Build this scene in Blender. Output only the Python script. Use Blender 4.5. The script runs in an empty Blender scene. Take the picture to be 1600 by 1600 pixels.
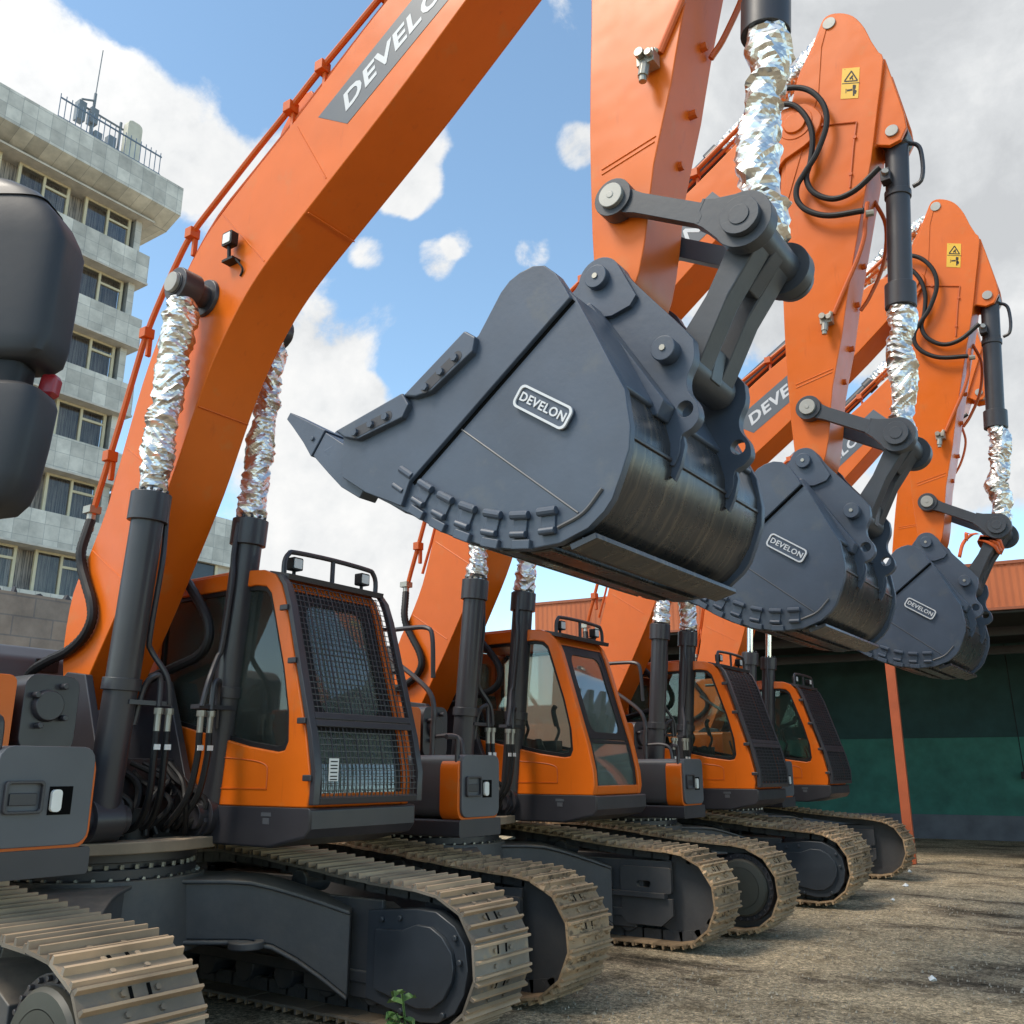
import bpy, bmesh, math, random
from mathutils import Vector, Matrix, noise as mnoise
S = bpy.context.scene
COL = S.collection
R = math.radians

# ------------------------------------------------------------------ materials
def nodes_of(name):
    m = bpy.data.materials.new(name); m.use_nodes = True
    nt = m.node_tree; b = nt.nodes['Principled BSDF']
    return m, nt, nt.nodes, nt.links, b

def ramp(N, stops, interp='LINEAR'):
    r = N.new('ShaderNodeValToRGB'); r.color_ramp.interpolation = interp
    e = r.color_ramp.elements
    while len(e) < len(stops): e.new(0.5)
    for i, (p, c) in enumerate(stops):
        e[i].position = p; e[i].color = (*c, 1) if len(c) == 3 else c
    return r

def noise(N, L, scale, detail=6, rough=.55, coord='Object', vec=None, stretch=None):
    n = N.new('ShaderNodeTexNoise'); n.inputs['Scale'].default_value = scale
    n.inputs['Detail'].default_value = detail; n.inputs['Roughness'].default_value = rough
    if vec is None:
        t = N.new('ShaderNodeTexCoord'); vec = t.outputs[coord]
    if stretch:
        mp = N.new('ShaderNodeMapping'); mp.inputs['Scale'].default_value = stretch
        L.new(vec, mp.inputs['Vector']); vec = mp.outputs['Vector']
    L.new(vec, n.inputs['Vector'])
    return n

def mixc(N, L, fac, a, b, mode='MIX'):
    m = N.new('ShaderNodeMix'); m.data_type = 'RGBA'; m.blend_type = mode
    def put(sock, v):
        if hasattr(v, 'type') and hasattr(v, 'is_output'): L.new(v, sock)
        elif isinstance(v, (tuple, list)): sock.default_value = (*v, 1) if len(v) == 3 else v
        else: sock.default_value = v
    put(m.inputs[0], fac); put(m.inputs[6], a); put(m.inputs[7], b)
    return m.outputs[2]

def paint(name, base, rough=.4, dust=0.0, dustcol=(.25, .2, .14), var=.12, metal=0, grain=0.0, coat=0.0, streak=None, spec=.5, scr=None, rand=0):
    m, nt, N, L, b = nodes_of(name)
    n = noise(N, L, 2.3, 5)
    r = ramp(N, [(.3, tuple(c*(1-var) for c in base)), (.7, tuple(min(1, c*(1+var)) for c in base))])
    L.new(n.outputs['Fac'], r.inputs['Fac']); col = r.outputs['Color']
    n3 = noise(N, L, 30, 3)
    if streak:
        ns = noise(N, L, 5, 5, .7, stretch=streak[0])
        rs = ramp(N, [(streak[2], (0, 0, 0)), (streak[3], (1, 1, 1))]); L.new(ns.outputs['Fac'], rs.inputs['Fac'])
        col = mixc(N, L, rs.outputs['Color'], col, streak[1])
    if dust > 0:
        g = N.new('ShaderNodeNewGeometry'); sx = N.new('ShaderNodeSeparateXYZ'); L.new(g.outputs['Normal'], sx.inputs[0])
        n2 = noise(N, L, 6, 8, .65)
        mp = N.new('ShaderNodeMapRange'); mp.inputs['From Min'].default_value = -.2; mp.inputs['From Max'].default_value = 1.0
        L.new(sx.outputs['Z'], mp.inputs['Value'])
        mu = N.new('ShaderNodeMath'); mu.operation = 'MULTIPLY'; L.new(mp.outputs[0], mu.inputs[0]); L.new(n2.outputs['Fac'], mu.inputs[1])
        mu2 = N.new('ShaderNodeMath'); mu2.operation = 'MULTIPLY'; mu2.use_clamp = True; L.new(mu.outputs[0], mu2.inputs[0]); mu2.inputs[1].default_value = 2.2*dust
        col = mixc(N, L, mu2.outputs[0], col, dustcol)
    if scr:
        nq = noise(N, L, 6, 4, .6, stretch=scr[0]); rq = ramp(N, [(scr[2], (0, 0, 0)), (scr[3], (1, 1, 1))]); L.new(nq.outputs['Fac'], rq.inputs['Fac'])
        col = mixc(N, L, rq.outputs['Color'], col, scr[1])
    if rand:
        oi = N.new('ShaderNodeObjectInfo'); rm = N.new('ShaderNodeMapRange'); rm.inputs['To Min'].default_value = 1-rand; rm.inputs['To Max'].default_value = 1+rand*.7; L.new(oi.outputs['Random'], rm.inputs['Value'])
        cc = N.new('ShaderNodeCombineXYZ')
        for q in range(3): L.new(rm.outputs[0], cc.inputs[q])
        col = mixc(N, L, 1.0, col, cc.outputs[0], 'MULTIPLY')
    L.new(col, b.inputs['Base Color'])
    rr = N.new('ShaderNodeMapRange'); rr.inputs['To Min'].default_value = max(.03, rough-.07); rr.inputs['To Max'].default_value = rough+.12
    L.new(noise(N, L, 7, 6).outputs['Fac'], rr.inputs['Value']); L.new(rr.outputs[0], b.inputs['Roughness'])
    b.inputs['Metallic'].default_value = metal
    b.inputs['Specular IOR Level'].default_value = spec
    if coat: b.inputs['Coat Weight'].default_value = coat; b.inputs['Coat Roughness'].default_value = .12
    if grain:
        bp = N.new('ShaderNodeBump'); bp.inputs['Strength'].default_value = grain; bp.inputs['Distance'].default_value = .01
        L.new(n3.outputs['Fac'], bp.inputs['Height']); L.new(bp.outputs[0], b.inputs['Normal'])
    return m

M = {}
M['orange'] = paint('orange_paint', (.68, .131, .006), .32, var=.06, dust=.10, dustcol=(.50, .20, .07), coat=.06, spec=.36, streak=((2.6, 2.6, .35), (.50, .092, .010), .60, .86), scr=((.7, .7, .7), (.60, .17, .035), .60, .80))
def wavy(m, scale, strength, dist):
    nt = m.node_tree; n = noise(nt.nodes, nt.links, scale, 2, .4); b_ = nt.nodes.new('ShaderNodeBump'); b_.inputs['Strength'].default_value = strength; b_.inputs['Distance'].default_value = dist
    nt.links.new(n.outputs['Fac'], b_.inputs['Height']); nt.links.new(b_.outputs[0], nt.nodes['Principled BSDF'].inputs['Normal'])
wavy(M['orange'], 2.2, .35, .03)
M['orange_pipe'] = paint('orange_pipe_paint', (.56, .100, .008), .42, var=.08)
M['grey'] = paint('grey_paint', (.052, .072, .108), .40, var=.18, dust=.10, dustcol=(.17, .16, .14), grain=.08, streak=((.6, .6, .6), (.072, .088, .112), .57, .68), scr=((1.2, 1.2, 16), (.10, .11, .128), .68, .80))
M['link'] = paint('link_grey_paint', (.040, .047, .060), .40, var=.2, dust=.10, dustcol=(.13, .12, .10), grain=.06, scr=((1.2, 1.2, 12), (.09, .09, .095), .68, .78))
M['bucketback'] = paint('scuffed_grey_steel', (.048, .051, .058), .26, var=.25, metal=.45, grain=.06, streak=((.30, 5, .30), (.19, .16, .125), .50, .85))
M['dark'] = paint('charcoal_paint', (.033, .032, .038), .38, var=.15, dust=.10, dustcol=(.1, .09, .08), coat=.1)
M['panel'] = paint('grey_panel_paint', (.085, .09, .10), .42, var=.1, dust=.12, dustcol=(.2, .18, .16))
M['frame'] = paint('dark_frame_paint', (.036, .042, .052), .50, var=.2, dust=.55, dustcol=(.30, .25, .19), grain=.1)
M['deck'] = paint('dusty_deck', (.24, .19, .135), .8, var=.35, dust=.8, dustcol=(.40, .315, .21), grain=.15)
M['black'] = paint('black_rubber', (.010, .010, .011), .5, var=.2, spec=.35)
M['shade_black'] = paint('painted_shade_black', (.004, .004, .004), .9, spec=.1)  # near-black colour painted where slots and plate edges would fall in shade
M['steel'] = paint('dusty_shoe_steel', (.165, .15, .132), .45, var=.4, dust=.65, dustcol=(.34, .25, .155), metal=.15, grain=.25, streak=((1, 1, 1), (.36, .25, .14), .54, .68), rand=.30)
M['rib'] = paint('worn_rib_steel', (.36, .25, .155), .55, var=.35, dust=.4, dustcol=(.50, .36, .22), grain=.25, rand=.22)
M['mud'] = paint('muddy_shoe_steel', (.30, .20, .115), .8, var=.45, dust=.5, dustcol=(.46, .32, .185), grain=.8,
                 streak=((1.5, 1.5, 1.5), (.085, .058, .036), .53, .62), rand=.32)
M['bright'] = paint('zinc_fitting', (.36, .345, .30), .42, metal=.8, var=.2)
M['pin'] = paint('pin_cap', (.33, .33, .31), .5, metal=.4, var=.15)
M['chrome'] = paint('chrome_rod', (.75, .75, .75), .12, metal=1, var=.03)
M['foil'] = paint('aluminium_foil', (.74, .725, .70), .30, metal=1, var=.05)
_n, _l = M['foil'].node_tree.nodes, M['foil'].node_tree.links
M['decal'] = paint('dark_grey_decal', (.10, .115, .135), .35, var=.05)
M['white'] = paint('pale_lettering', (.58, .60, .63), .4, var=.05)
M['whitepaper'] = paint('white_label', (.75, .75, .72), .6, var=.1)
M['yellow'] = paint('yellow_label', (.72, .42, .02), .4, var=.06)
M['lens'] = paint('lamp_lens', (.78, .78, .74), .15, var=.15)
M['seat'] = paint('seat_fabric', (.02, .02, .022), .8)
M['interior'] = paint('cab_plastic', (.10, .10, .105), .6)
M['beige'] = paint('beige_sheet', (.50, .38, .25), .8, var=.1)
_n, _l = M['beige'].node_tree.nodes, M['beige'].node_tree.links
_t = _n.new('ShaderNodeBsdfTranslucent'); _t.inputs[0].default_value = (.85, .68, .46, 1); _m = _n.new('ShaderNodeMixShader'); _m.inputs[0].default_value = .8
_l.new(_n['Principled BSDF'].outputs[0], _m.inputs[1]); _l.new(_t.outputs[0], _m.inputs[2]); _l.new(_m.outputs[0], _n['Material Output'].inputs[0])
M['green'] = paint('hub_green_grey', (.034, .040, .036), .5, var=.25, dust=.15)
M['red'] = paint('red_reflector', (.30, .02, .025), .2, var=.2)
M['mirror_shell'] = paint('mirror_plastic', (.018, .020, .026), .50, var=.16, grain=.05, dust=.06)
M['ribbon'] = paint('orange_ribbon', (.75, .12, .02), .5)
M['hub'] = paint('navy_cover_paint', (.026, .033, .044), .36, var=.25, dust=.3, dustcol=(.10, .105, .10))

def glass_mat(name, tint, refl=1.0, pale_veil=0):
    m = bpy.data.materials.new(name); m.use_nodes = True
    N, L = m.node_tree.nodes, m.node_tree.links; N.clear()
    o = N.new('ShaderNodeOutputMaterial'); t = N.new('ShaderNodeBsdfTransparent'); t.inputs[0].default_value = (*tint, 1)
    g = N.new('ShaderNodeBsdfGlossy'); g.inputs['Roughness'].default_value = .03
    f = N.new('ShaderNodeFresnel'); f.inputs[0].default_value = 1.5
    mu = N.new('ShaderNodeMath'); mu.operation = 'MULTIPLY'; mu.use_clamp = True; mu.inputs[1].default_value = refl
    L.new(f.outputs[0], mu.inputs[0])
    mx = N.new('ShaderNodeMixShader'); L.new(mu.outputs[0], mx.inputs[0]); L.new(t.outputs[0], mx.inputs[1]); L.new(g.outputs[0], mx.inputs[2])
    if pale_veil:  # pale diffuse veil mixed in to lift the dark glass
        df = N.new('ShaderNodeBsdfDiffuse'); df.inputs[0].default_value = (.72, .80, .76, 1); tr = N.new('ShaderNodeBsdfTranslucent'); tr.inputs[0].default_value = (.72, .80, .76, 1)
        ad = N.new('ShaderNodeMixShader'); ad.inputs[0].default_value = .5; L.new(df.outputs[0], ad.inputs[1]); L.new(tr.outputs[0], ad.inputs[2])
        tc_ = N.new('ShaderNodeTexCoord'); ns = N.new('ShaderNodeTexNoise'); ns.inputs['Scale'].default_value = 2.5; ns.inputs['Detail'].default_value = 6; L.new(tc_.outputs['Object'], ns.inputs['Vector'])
        mr = N.new('ShaderNodeMapRange'); mr.inputs['From Min'].default_value = .25; mr.inputs['From Max'].default_value = .75; mr.inputs['To Min'].default_value = pale_veil*.5; mr.inputs['To Max'].default_value = pale_veil*1.5; L.new(ns.outputs['Fac'], mr.inputs['Value'])
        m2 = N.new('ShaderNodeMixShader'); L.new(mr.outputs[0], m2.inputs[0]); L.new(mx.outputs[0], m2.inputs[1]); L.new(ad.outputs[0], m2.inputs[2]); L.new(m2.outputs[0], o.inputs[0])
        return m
    L.new(mx.outputs[0], o.inputs[0]); return m
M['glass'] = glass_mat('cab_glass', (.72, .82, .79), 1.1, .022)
M['towerglass'] = glass_mat('tower_glass', (.80, .80, .80), .8)
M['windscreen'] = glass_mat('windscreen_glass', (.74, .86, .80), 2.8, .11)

M['bright_film'] = bpy.data.materials.new('brightening_film'); M['bright_film'].use_nodes = True  # translucent film added on the door glass to brighten the cab
_n, _l = M['bright_film'].node_tree.nodes, M['bright_film'].node_tree.links; _n.clear()
_o = _n.new('ShaderNodeOutputMaterial'); _t = _n.new('ShaderNodeBsdfTransparent'); _t.inputs[0].default_value = (.80, .86, .78, 1); _r = _n.new('ShaderNodeBsdfTranslucent'); _r.inputs[0].default_value = (.98, .86, .64, 1)
_m = _n.new('ShaderNodeMixShader'); _m.inputs[0].default_value = .88; _l.new(_t.outputs[0], _m.inputs[1]); _l.new(_r.outputs[0], _m.inputs[2]); _l.new(_m.outputs[0], _o.inputs[0])

# ------------------------------------------------------------------ mesh helpers
def nb(): return bmesh.new()

def box(bm, x0, x1, y0, y1, z0, z1, mat=None):
    vs = [bm.verts.new(p) for p in [(x0,y0,z0),(x1,y0,z0),(x1,y1,z0),(x0,y1,z0),(x0,y0,z1),(x1,y0,z1),(x1,y1,z1),(x0,y1,z1)]]
    if mat is not None:
        for v in vs: v.co = mat @ v.co
    for f in ((3,2,1,0),(4,5,6,7),(0,1,5,4),(1,2,6,5),(2,3,7,6),(3,0,4,7)): bm.faces.new([vs[i] for i in f])
    return vs

def obox(bm, c, ax, ay, az, sx, sy, sz):
    """box centred on c with half sizes along the three axes"""
    mt = Matrix((Vector(ax), Vector(ay), Vector(az))).transposed().to_4x4(); mt.translation = Vector(c)
    return box(bm, -sx, sx, -sy, sy, -sz, sz, mt)

def prism(bm, pts, y0, y1, fn=None):
    """polygon in x,z extruded along y (fn maps (x,y,z) to another frame)"""
    fn = fn or (lambda x, y, z: (x, y, z))
    a = [bm.verts.new(fn(x, y0, z)) for x, z in pts]; b = [bm.verts.new(fn(x, y1, z)) for x, z in pts]
    n = len(pts)
    ea = [bm.edges.new((a[i], a[(i+1) % n])) for i in range(n)]; eb = [bm.edges.new((b[i], b[(i+1) % n])) for i in range(n)]
    bmesh.ops.triangle_fill(bm, edges=ea, use_beauty=True, use_dissolve=False); bmesh.ops.triangle_fill(bm, edges=eb, use_beauty=True, use_dissolve=False)
    for i in range(n): bm.faces.new((a[i], a[(i+1) % n], b[(i+1) % n], b[i]))

def plate_hole(bm, outer, holes, y0, y1, fn=None):
    fn = fn or (lambda x, y, z: (x, y, z))
    loops = []
    for y in (y0, y1):
        es = []; ls = []
        for pts in [outer] + holes:
            v = [bm.verts.new(fn(x, y, z)) for x, z in pts]; n = len(v)
            es += [bm.edges.new((v[i], v[(i+1) % n])) for i in range(n)]; ls.append(v)
        bmesh.ops.triangle_fill(bm, edges=es, use_beauty=True, use_dissolve=False); loops.append(ls)
    for a, b in zip(*loops):
        n = len(a)
        for i in range(n): bm.faces.new((a[i], a[(i+1) % n], b[(i+1) % n], b[i]))

def cyl(bm, p0, p1, r0, r1=None, n=20, caps=True):
    r1 = r0 if r1 is None else r1
    p0, p1 = Vector(p0), Vector(p1); d = (p1-p0).normalized()
    s = d.orthogonal().normalized(); t = d.cross(s)
    a = [bm.verts.new(p0+(s*math.cos(2*math.pi*i/n)+t*math.sin(2*math.pi*i/n))*r0) for i in range(n)]
    b = [bm.verts.new(p1+(s*math.cos(2*math.pi*i/n)+t*math.sin(2*math.pi*i/n))*r1) for i in range(n)]
    for i in range(n): bm.faces.new((a[i], a[(i+1) % n], b[(i+1) % n], b[i]))
    if caps: bm.faces.new(a[::-1]); bm.faces.new(b)

def smooth_path(pts, sub=5):
    P = [Vector(p) for p in pts]
    if len(P) < 3: return P
    Q = [P[0]*2-P[1]] + P + [P[-1]*2-P[-2]]; out = []
    for i in range(1, len(Q)-2):
        for k in range(sub):
            t = k/sub; a, b, c, d = Q[i-1], Q[i], Q[i+1], Q[i+2]
            out.append(.5*((2*b)+(c-a)*t+(2*a-5*b+4*c-d)*t*t+(3*b-a-3*c+d)*t**3))
    return out+[P[-1]]

def tube(bm, pts, r, n=8, smooth=True, sub=5, ribs=0.0):
    P = smooth_path(pts, sub) if smooth else [Vector(p) for p in pts]
    s = None; prev = None
    for i, p in enumerate(P):
        d = (P[min(i+1, len(P)-1)]-P[max(i-1, 0)]).normalized()
        s = d.orthogonal().normalized() if s is None else (s-d*s.dot(d)).normalized()
        t = d.cross(s); rr = r*(1+ribs*(i % 2))
        ring = [bm.verts.new(p+(s*math.cos(2*math.pi*k/n)+t*math.sin(2*math.pi*k/n))*rr) for k in range(n)]
        if prev:
            for k in range(n): bm.faces.new((prev[k], prev[(k+1) % n], ring[(k+1) % n], ring[k]))
        else: bm.faces.new(ring[::-1])
        prev = ring
    bm.faces.new(prev)

def foil(bm, pts, r, seed, n=24, step=.0145):
    rnd = random.Random(seed); P = smooth_path(pts, 6); L = [0]
    for a, b in zip(P, P[1:]): L.append(L[-1]+(b-a).length)
    m = max(4, int(L[-1]/step)); Q = []; j = 0
    for i in range(m+1):
        s_ = L[-1]*i/m
        while j < len(P)-2 and L[j+1] < s_: j += 1
        Q.append(P[j].lerp(P[j+1], (s_-L[j])/max(1e-6, L[j+1]-L[j])))
    s = None; prev = None; so = Vector((seed*3.17, seed*1.3, seed*.7))
    for i, p in enumerate(Q):
        d = (Q[min(i+1, m)]-Q[max(i-1, 0)]).normalized()
        s = d.orthogonal().normalized() if s is None else (s-d*s.dot(d)).normalized()
        t = d.cross(s); ring = []; ed = min(1, min(i, m-i)/2.5); z = i*step
        bulge = .34*mnoise.noise(Vector((z*3.1, 0, 0))+so)+.12*mnoise.noise(Vector((z*8, 4, 0))+so)
        for k in range(n):
            an = 2*math.pi*(k+.5*(i % 2))/n; ca, sa = math.cos(an), math.sin(an)
            # tilted folds: fine along the axis, long around it
            q = Vector((ca*.42, sa*.42, z*9+.5*math.sin(an+z*6+seed)+.22*math.sin(2*an-z*9)))+so
            fold = 1-2.2*abs(mnoise.noise(q*1.35)); fine = 1-2.2*abs(mnoise.noise(q*2.9+Vector((9, 2, 4))))
            sag = .20*mnoise.noise(Vector((z*4.5, ca*.6, sa*.6))+so*2)
            jit = rnd.uniform(-.018, .018)
            grit = mnoise.noise(q*6.3+Vector((4, 7, 1)))
            rr = r*(1.0+(bulge+1.5*sag+.30*fold+.12*fine+.03*grit+jit-.10)*ed)
            ring.append(bm.verts.new(p+(s*ca+t*sa)*rr))
        if prev:
            for k in range(n):
                a, b, c_, e = prev[k], prev[(k+1) % n], ring[(k+1) % n], ring[k]
                if i % 2: bm.faces.new((a, b, e)); bm.faces.new((b, c_, e))
                else: bm.faces.new((a, b, c_)); bm.faces.new((a, c_, e))
        prev = ring

def circ(cx, cz, r, n=20, a0=0, a1=360):
    k = n if abs(a1-a0) >= 360 else n+1
    return [(cx+r*math.cos(R(a0+(a1-a0)*i/n)), cz+r*math.sin(R(a0+(a1-a0)*i/n))) for i in range(k)]

def rrect(x0, x1, z0, z1, r, n=4):
    out = []
    for cx, cz, a in ((x1-r, z1-r, 0), (x0+r, z1-r, 90), (x0+r, z0+r, 180), (x1-r, z0+r, 270)):
        out += circ(cx, cz, r, n, a, a+90)
    return out

def capsule(p, q, rp, rq, n=10):
    """outline of two circles joined by a bar, in x,z"""
    a = math.degrees(math.atan2(q[1]-p[1], q[0]-p[0]))
    return circ(p[0], p[1], rp, n, a+80, a+280) + circ(q[0], q[1], rq, n, a-100, a+100)

def text_into(bm, s, size, depth, bold, shear, mat):
    cu = bpy.data.curves.new('txt', 'FONT'); cu.body = s; cu.size = size; cu.extrude = depth; cu.offset = bold; cu.shear = shear
    cu.align_x = 'CENTER'; cu.align_y = 'CENTER'; cu.resolution_u = 3; cu.space_character = 1.08
    o = bpy.data.objects.new('txt', cu); COL.objects.link(o)
    dg = bpy.context.evaluated_depsgraph_get(); me = bpy.data.meshes.new_from_object(o.evaluated_get(dg))
    me.transform(mat); bm.from_mesh(me); bpy.data.objects.remove(o); bpy.data.curves.remove(cu); bpy.data.meshes.remove(me)

def plane_xz(c, ang, sx=1.0):
    """text frame on a side face that looks toward -y, rotated by ang in the x,z plane"""
    ca, sa = math.cos(ang), math.sin(ang)
    mt = Matrix(((ca, -sa, 0), (0, 0, -1), (sa, ca, 0))).to_4x4(); mt.translation = Vector(c)
    return mt @ Matrix.Diagonal((sx, 1, 1, 1))

# ------------------------------------------------------------------ objects
CACHE = {}
SIB = {}
def pieces_of(bm):
    """vertex groups that stand apart from each other in one bmesh"""
    bm.verts.ensure_lookup_table(); seen = [-1]*len(bm.verts); isl = []
    for v in bm.verts:
        if seen[v.index] >= 0: continue
        k = len(isl); st = [v]; seen[v.index] = k; got = []
        while st:
            q = st.pop(); got.append(q)
            for e in q.link_edges:
                o = e.other_vert(q)
                if seen[o.index] < 0: seen[o.index] = k; st.append(o)
        isl.append(got)
    if len(isl) == 1 or len(isl) > 1500: return [list(bm.verts)]
    bb = []
    for g in isl:
        lo = [min(v.co[a] for v in g) for a in range(3)]; hi = [max(v.co[a] for v in g) for a in range(3)]; bb.append((lo, hi, max(h-l for l, h in zip(lo, hi))))
    par = list(range(len(isl)))
    def find(a):
        while par[a] != a: par[a] = par[par[a]]; a = par[a]
        return a
    for a in range(len(isl)):
        for b in range(a):
            gap = math.sqrt(sum(max(0, bb[a][0][k]-bb[b][1][k], bb[b][0][k]-bb[a][1][k])**2 for k in range(3)))
            if gap <= max(.02, .5*max(bb[a][2], bb[b][2])): par[find(a)] = find(b)
    out = {}
    for a, g in enumerate(isl): out.setdefault(find(a), []).extend(g)
    return list(out.values())

def link_mesh(name, key, build, mats, parent=None, bevel=0.0, flat=False, seg=2, sharp=32, split=True, all=False):
    if key is not None and key in CACHE: mes = CACHE[key]
    else:
        bm = nb(); build(bm); bm.verts.index_update(); bmesh.ops.recalc_face_normals(bm, faces=bm.faces[:])
        groups = pieces_of(bm) if split else [None]
        mes = []
        for g in groups:
            me = bpy.data.meshes.new(name)
            if g is None or len(groups) == 1: bm.to_mesh(me)
            else:
                idx = {v: i for i, v in enumerate(g)}; fs = {f for v in g for f in v.link_faces}
                me.from_pydata([v.co[:] for v in g], [], [[idx[v] for v in f.verts] for f in fs])
            for mm in (mats if isinstance(mats, (list, tuple)) else [mats]): me.materials.append(mm)
            if not flat:
                me.polygons.foreach_set('use_smooth', [True]*len(me.polygons)); me.set_sharp_from_angle(angle=R(sharp))
            mes.append(me)
        bm.free()
        if key is not None: CACHE[key] = mes
    made = []
    for me in mes:
        o = bpy.data.objects.new(name, me); COL.objects.link(o); made.append(o)
        if parent: o.parent = parent
        if bevel:
            b = o.modifiers.new('bevel', 'BEVEL'); b.width = bevel; b.segments = seg; b.limit_method = 'ANGLE'; b.angle_limit = R(40); b.harden_normals = True
    SIB[made[0].name] = made
    return made[0]

def thing(name, label, cat, loc=(0, 0, 0), rz=0, group=None):
    o = bpy.data.objects.new(name, None); COL.objects.link(o); o.location = loc; o.rotation_euler = (0, 0, rz); o.empty_display_size = .3
    o['label'] = label; o['category'] = cat
    if group: o['group'] = group
    return o
def tag(o, label=None, cat=None, group=None, kind=None):
    if label: o['label'] = label
    if cat: o['category'] = cat
    if group: o['group'] = group
    if kind: o['kind'] = kind
    return o

def rigid(o, piv, ang, dx=0, dz=0):
    """turn a part in its x,z plane about piv (x,z) by ang (counter-clockwise seen from -y), then shift it"""
    c, s = math.cos(ang), math.sin(ang); px, pz = piv
    for q in SIB.get(o.name, [o]):
        q.rotation_euler = (0, -ang, 0)
        q.location = (px-(c*px-s*pz)+dx, 0, pz-(s*px+c*pz)+dz)

# ------------------------------------------------------------------ excavator geometry (x forward, y left, z up)
BOOM = [(-.12,2.20),(.25,2.82),(.48,3.24),(.71,3.68),(.87,4.07),(1.02,4.42),(1.18,4.69),(1.38,4.95),(1.62,5.17),(2.1,5.51),(2.7,5.93),(3.2,6.31),(3.75,6.74),(4.2,7.12),
        (4.45,7.22),(4.56,7.40),(4.5,7.56),(4.34,7.65),(3.95,7.6),(3.3,7.2),(2.57,6.78),(2.21,6.54),(1.78,6.25),(1.39,6.01),(1.05,5.79),(.84,5.63),(.68,5.45),(.52,5.22),(.36,4.93),(.2,4.55),(.05,4.05),(-.08,3.6),(-.25,3.24),(-.40,2.98),(-.44,2.6),(-.38,2.3),(-.27,2.1)]
ARM = [(4.61,8.39),(4.66,8.48),(4.73,8.50),(4.81,8.47),(4.89,8.41),(4.95,8.33),(5.01,8.19),(5.05,8.03),(5.10,7.88),(5.13,7.77),(5.03,7.3),(4.93,6.83),(4.84,6.50),(4.61,5.61),(4.53,5.25),(4.41,4.81),(4.36,4.5),(4.30,4.22),(4.22,4.08),(4.10,4.10),(4.04,4.22),(4.03,4.9),(4.04,5.39),(4.06,5.86),(4.08,6.4),(4.13,6.95),(4.22,7.45),(4.37,7.95),(4.44,8.08),(4.54,8.25)]
PLATE = [(3.03,3.37),(3.47,3.45),(3.75,3.575),(3.91,3.675),(4.04,3.86),(4.09,3.905),(4.15,3.93),(4.22,3.94),(4.29,3.92),(4.35,3.86),(4.40,3.77),(4.44,3.72),(4.51,3.57),(4.60,3.37),(4.67,3.22),(4.69,3.05),(4.68,2.95),(4.64,2.85),(4.60,2.76),(4.55,2.70),(4.47,2.64),(4.33,2.595),(4.16,2.59),(3.96,2.63),(3.73,2.72),(3.45,2.88),(3.21,3.01),(3.04,3.12)]
SHELL = [(3.0,3.19),(3.21,3.035),(3.45,2.91),(3.73,2.75),(3.96,2.66),(4.16,2.62),(4.33,2.625),(4.46,2.67),(4.53,2.73),(4.605,2.84),(4.655,2.97),(4.665,3.1),(4.64,3.22),(4.57,3.37),(4.48,3.55),(4.40,3.72)]
EAR = [(4.10,3.92),(4.17,4.03),(4.25,4.12),(4.32,4.155),(4.39,4.14),(4.45,4.08),(4.50,3.99),(4.77,3.64),(4.805,3.56),(4.80,3.48),(4.765,3.41),(4.765,3.34),(4.805,3.27),(4.81,3.20),(4.77,3.155),(4.72,3.13),(4.705,3.05),(4.66,3.0),(4.62,3.2),(4.55,3.4),(4.42,3.66)]

def rounded(pts, sub=3):
    P = [Vector((x, z, 0)) for x, z in pts]; n = len(P); out = []
    for i in range(n):
        a, b, c, d = P[i-1], P[i], P[(i+1) % n], P[(i+2) % n]
        for k in range(sub):
            t = k/sub; v = .5*((2*b)+(c-a)*t+(2*a-5*b+4*c-d)*t*t+(3*b-a-3*c+d)*t**3); out.append((v.x, v.y))
    return out
EAR = rounded(EAR)
BOOM = BOOM[:1]+[(q.x, q.z) for q in smooth_path([(x, 0, z) for x, z in BOOM[1:13]], 3)]+[(q.x, q.z) for q in smooth_path([(x, 0, z) for x, z in BOOM[13:]], 3)]
ARM = rounded(ARM, 2)

def track_loop():
    pts = []
    r, cx, cz = .42, 2.14, .475
    for a in range(-90, 61, 10): pts.append((cx+r*math.cos(R(a)), cz+r*math.sin(R(a))))
    pts += [(2.16,.895),(1.95,.905),(1.5,.93),(.95,.985),(.5,1.03),(0,1.06),(-.5,1.03),(-.95,.985),(-1.5,.93),(-1.95,.905),(-2.16,.895)]
    for a in range(120, 271, 10): pts.append((-cx+r*math.cos(R(a)), cz+r*math.sin(R(a))))
    pts = [Vector((x, 0, z)) for x, z in pts]; pts.append(pts[0].copy())
    return pts
def track_frames(n):
    P = track_loop(); L = [0]
    for a, b in zip(P, P[1:]): L.append(L[-1]+(b-a).length)
    def at(s):
        s %= L[-1]
        for i in range(len(P)-1):
            if L[i+1] >= s: return P[i].lerp(P[i+1], (s-L[i])/max(1e-9, L[i+1]-L[i]))
    T = L[-1]; out = []
    for i in range(n):
        s = (i+.35)*T/n; h = T/n*.48
        a, b = at(s-h), at(s+h); t = (b-a).normalized(); nrm = Vector((t.z, 0, -t.x))
        out.append(((a+b)/2, t, nrm, T/n))
    return out
def build_chain(bm, yc):
    Y = Vector((0, 1, 0))
    for c, t, n, p in track_frames(54):
        c = c+Vector((0, yc, 0)); h = p*.5
        for yy in (-.075, .075): obox(bm, c-n*.055+Y*yy, t, Y, n, h*1.08, .022, .045)
        cyl(bm, c-n*.06-Y*.1, c-n*.06+Y*.1, .028, n=8)
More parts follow.
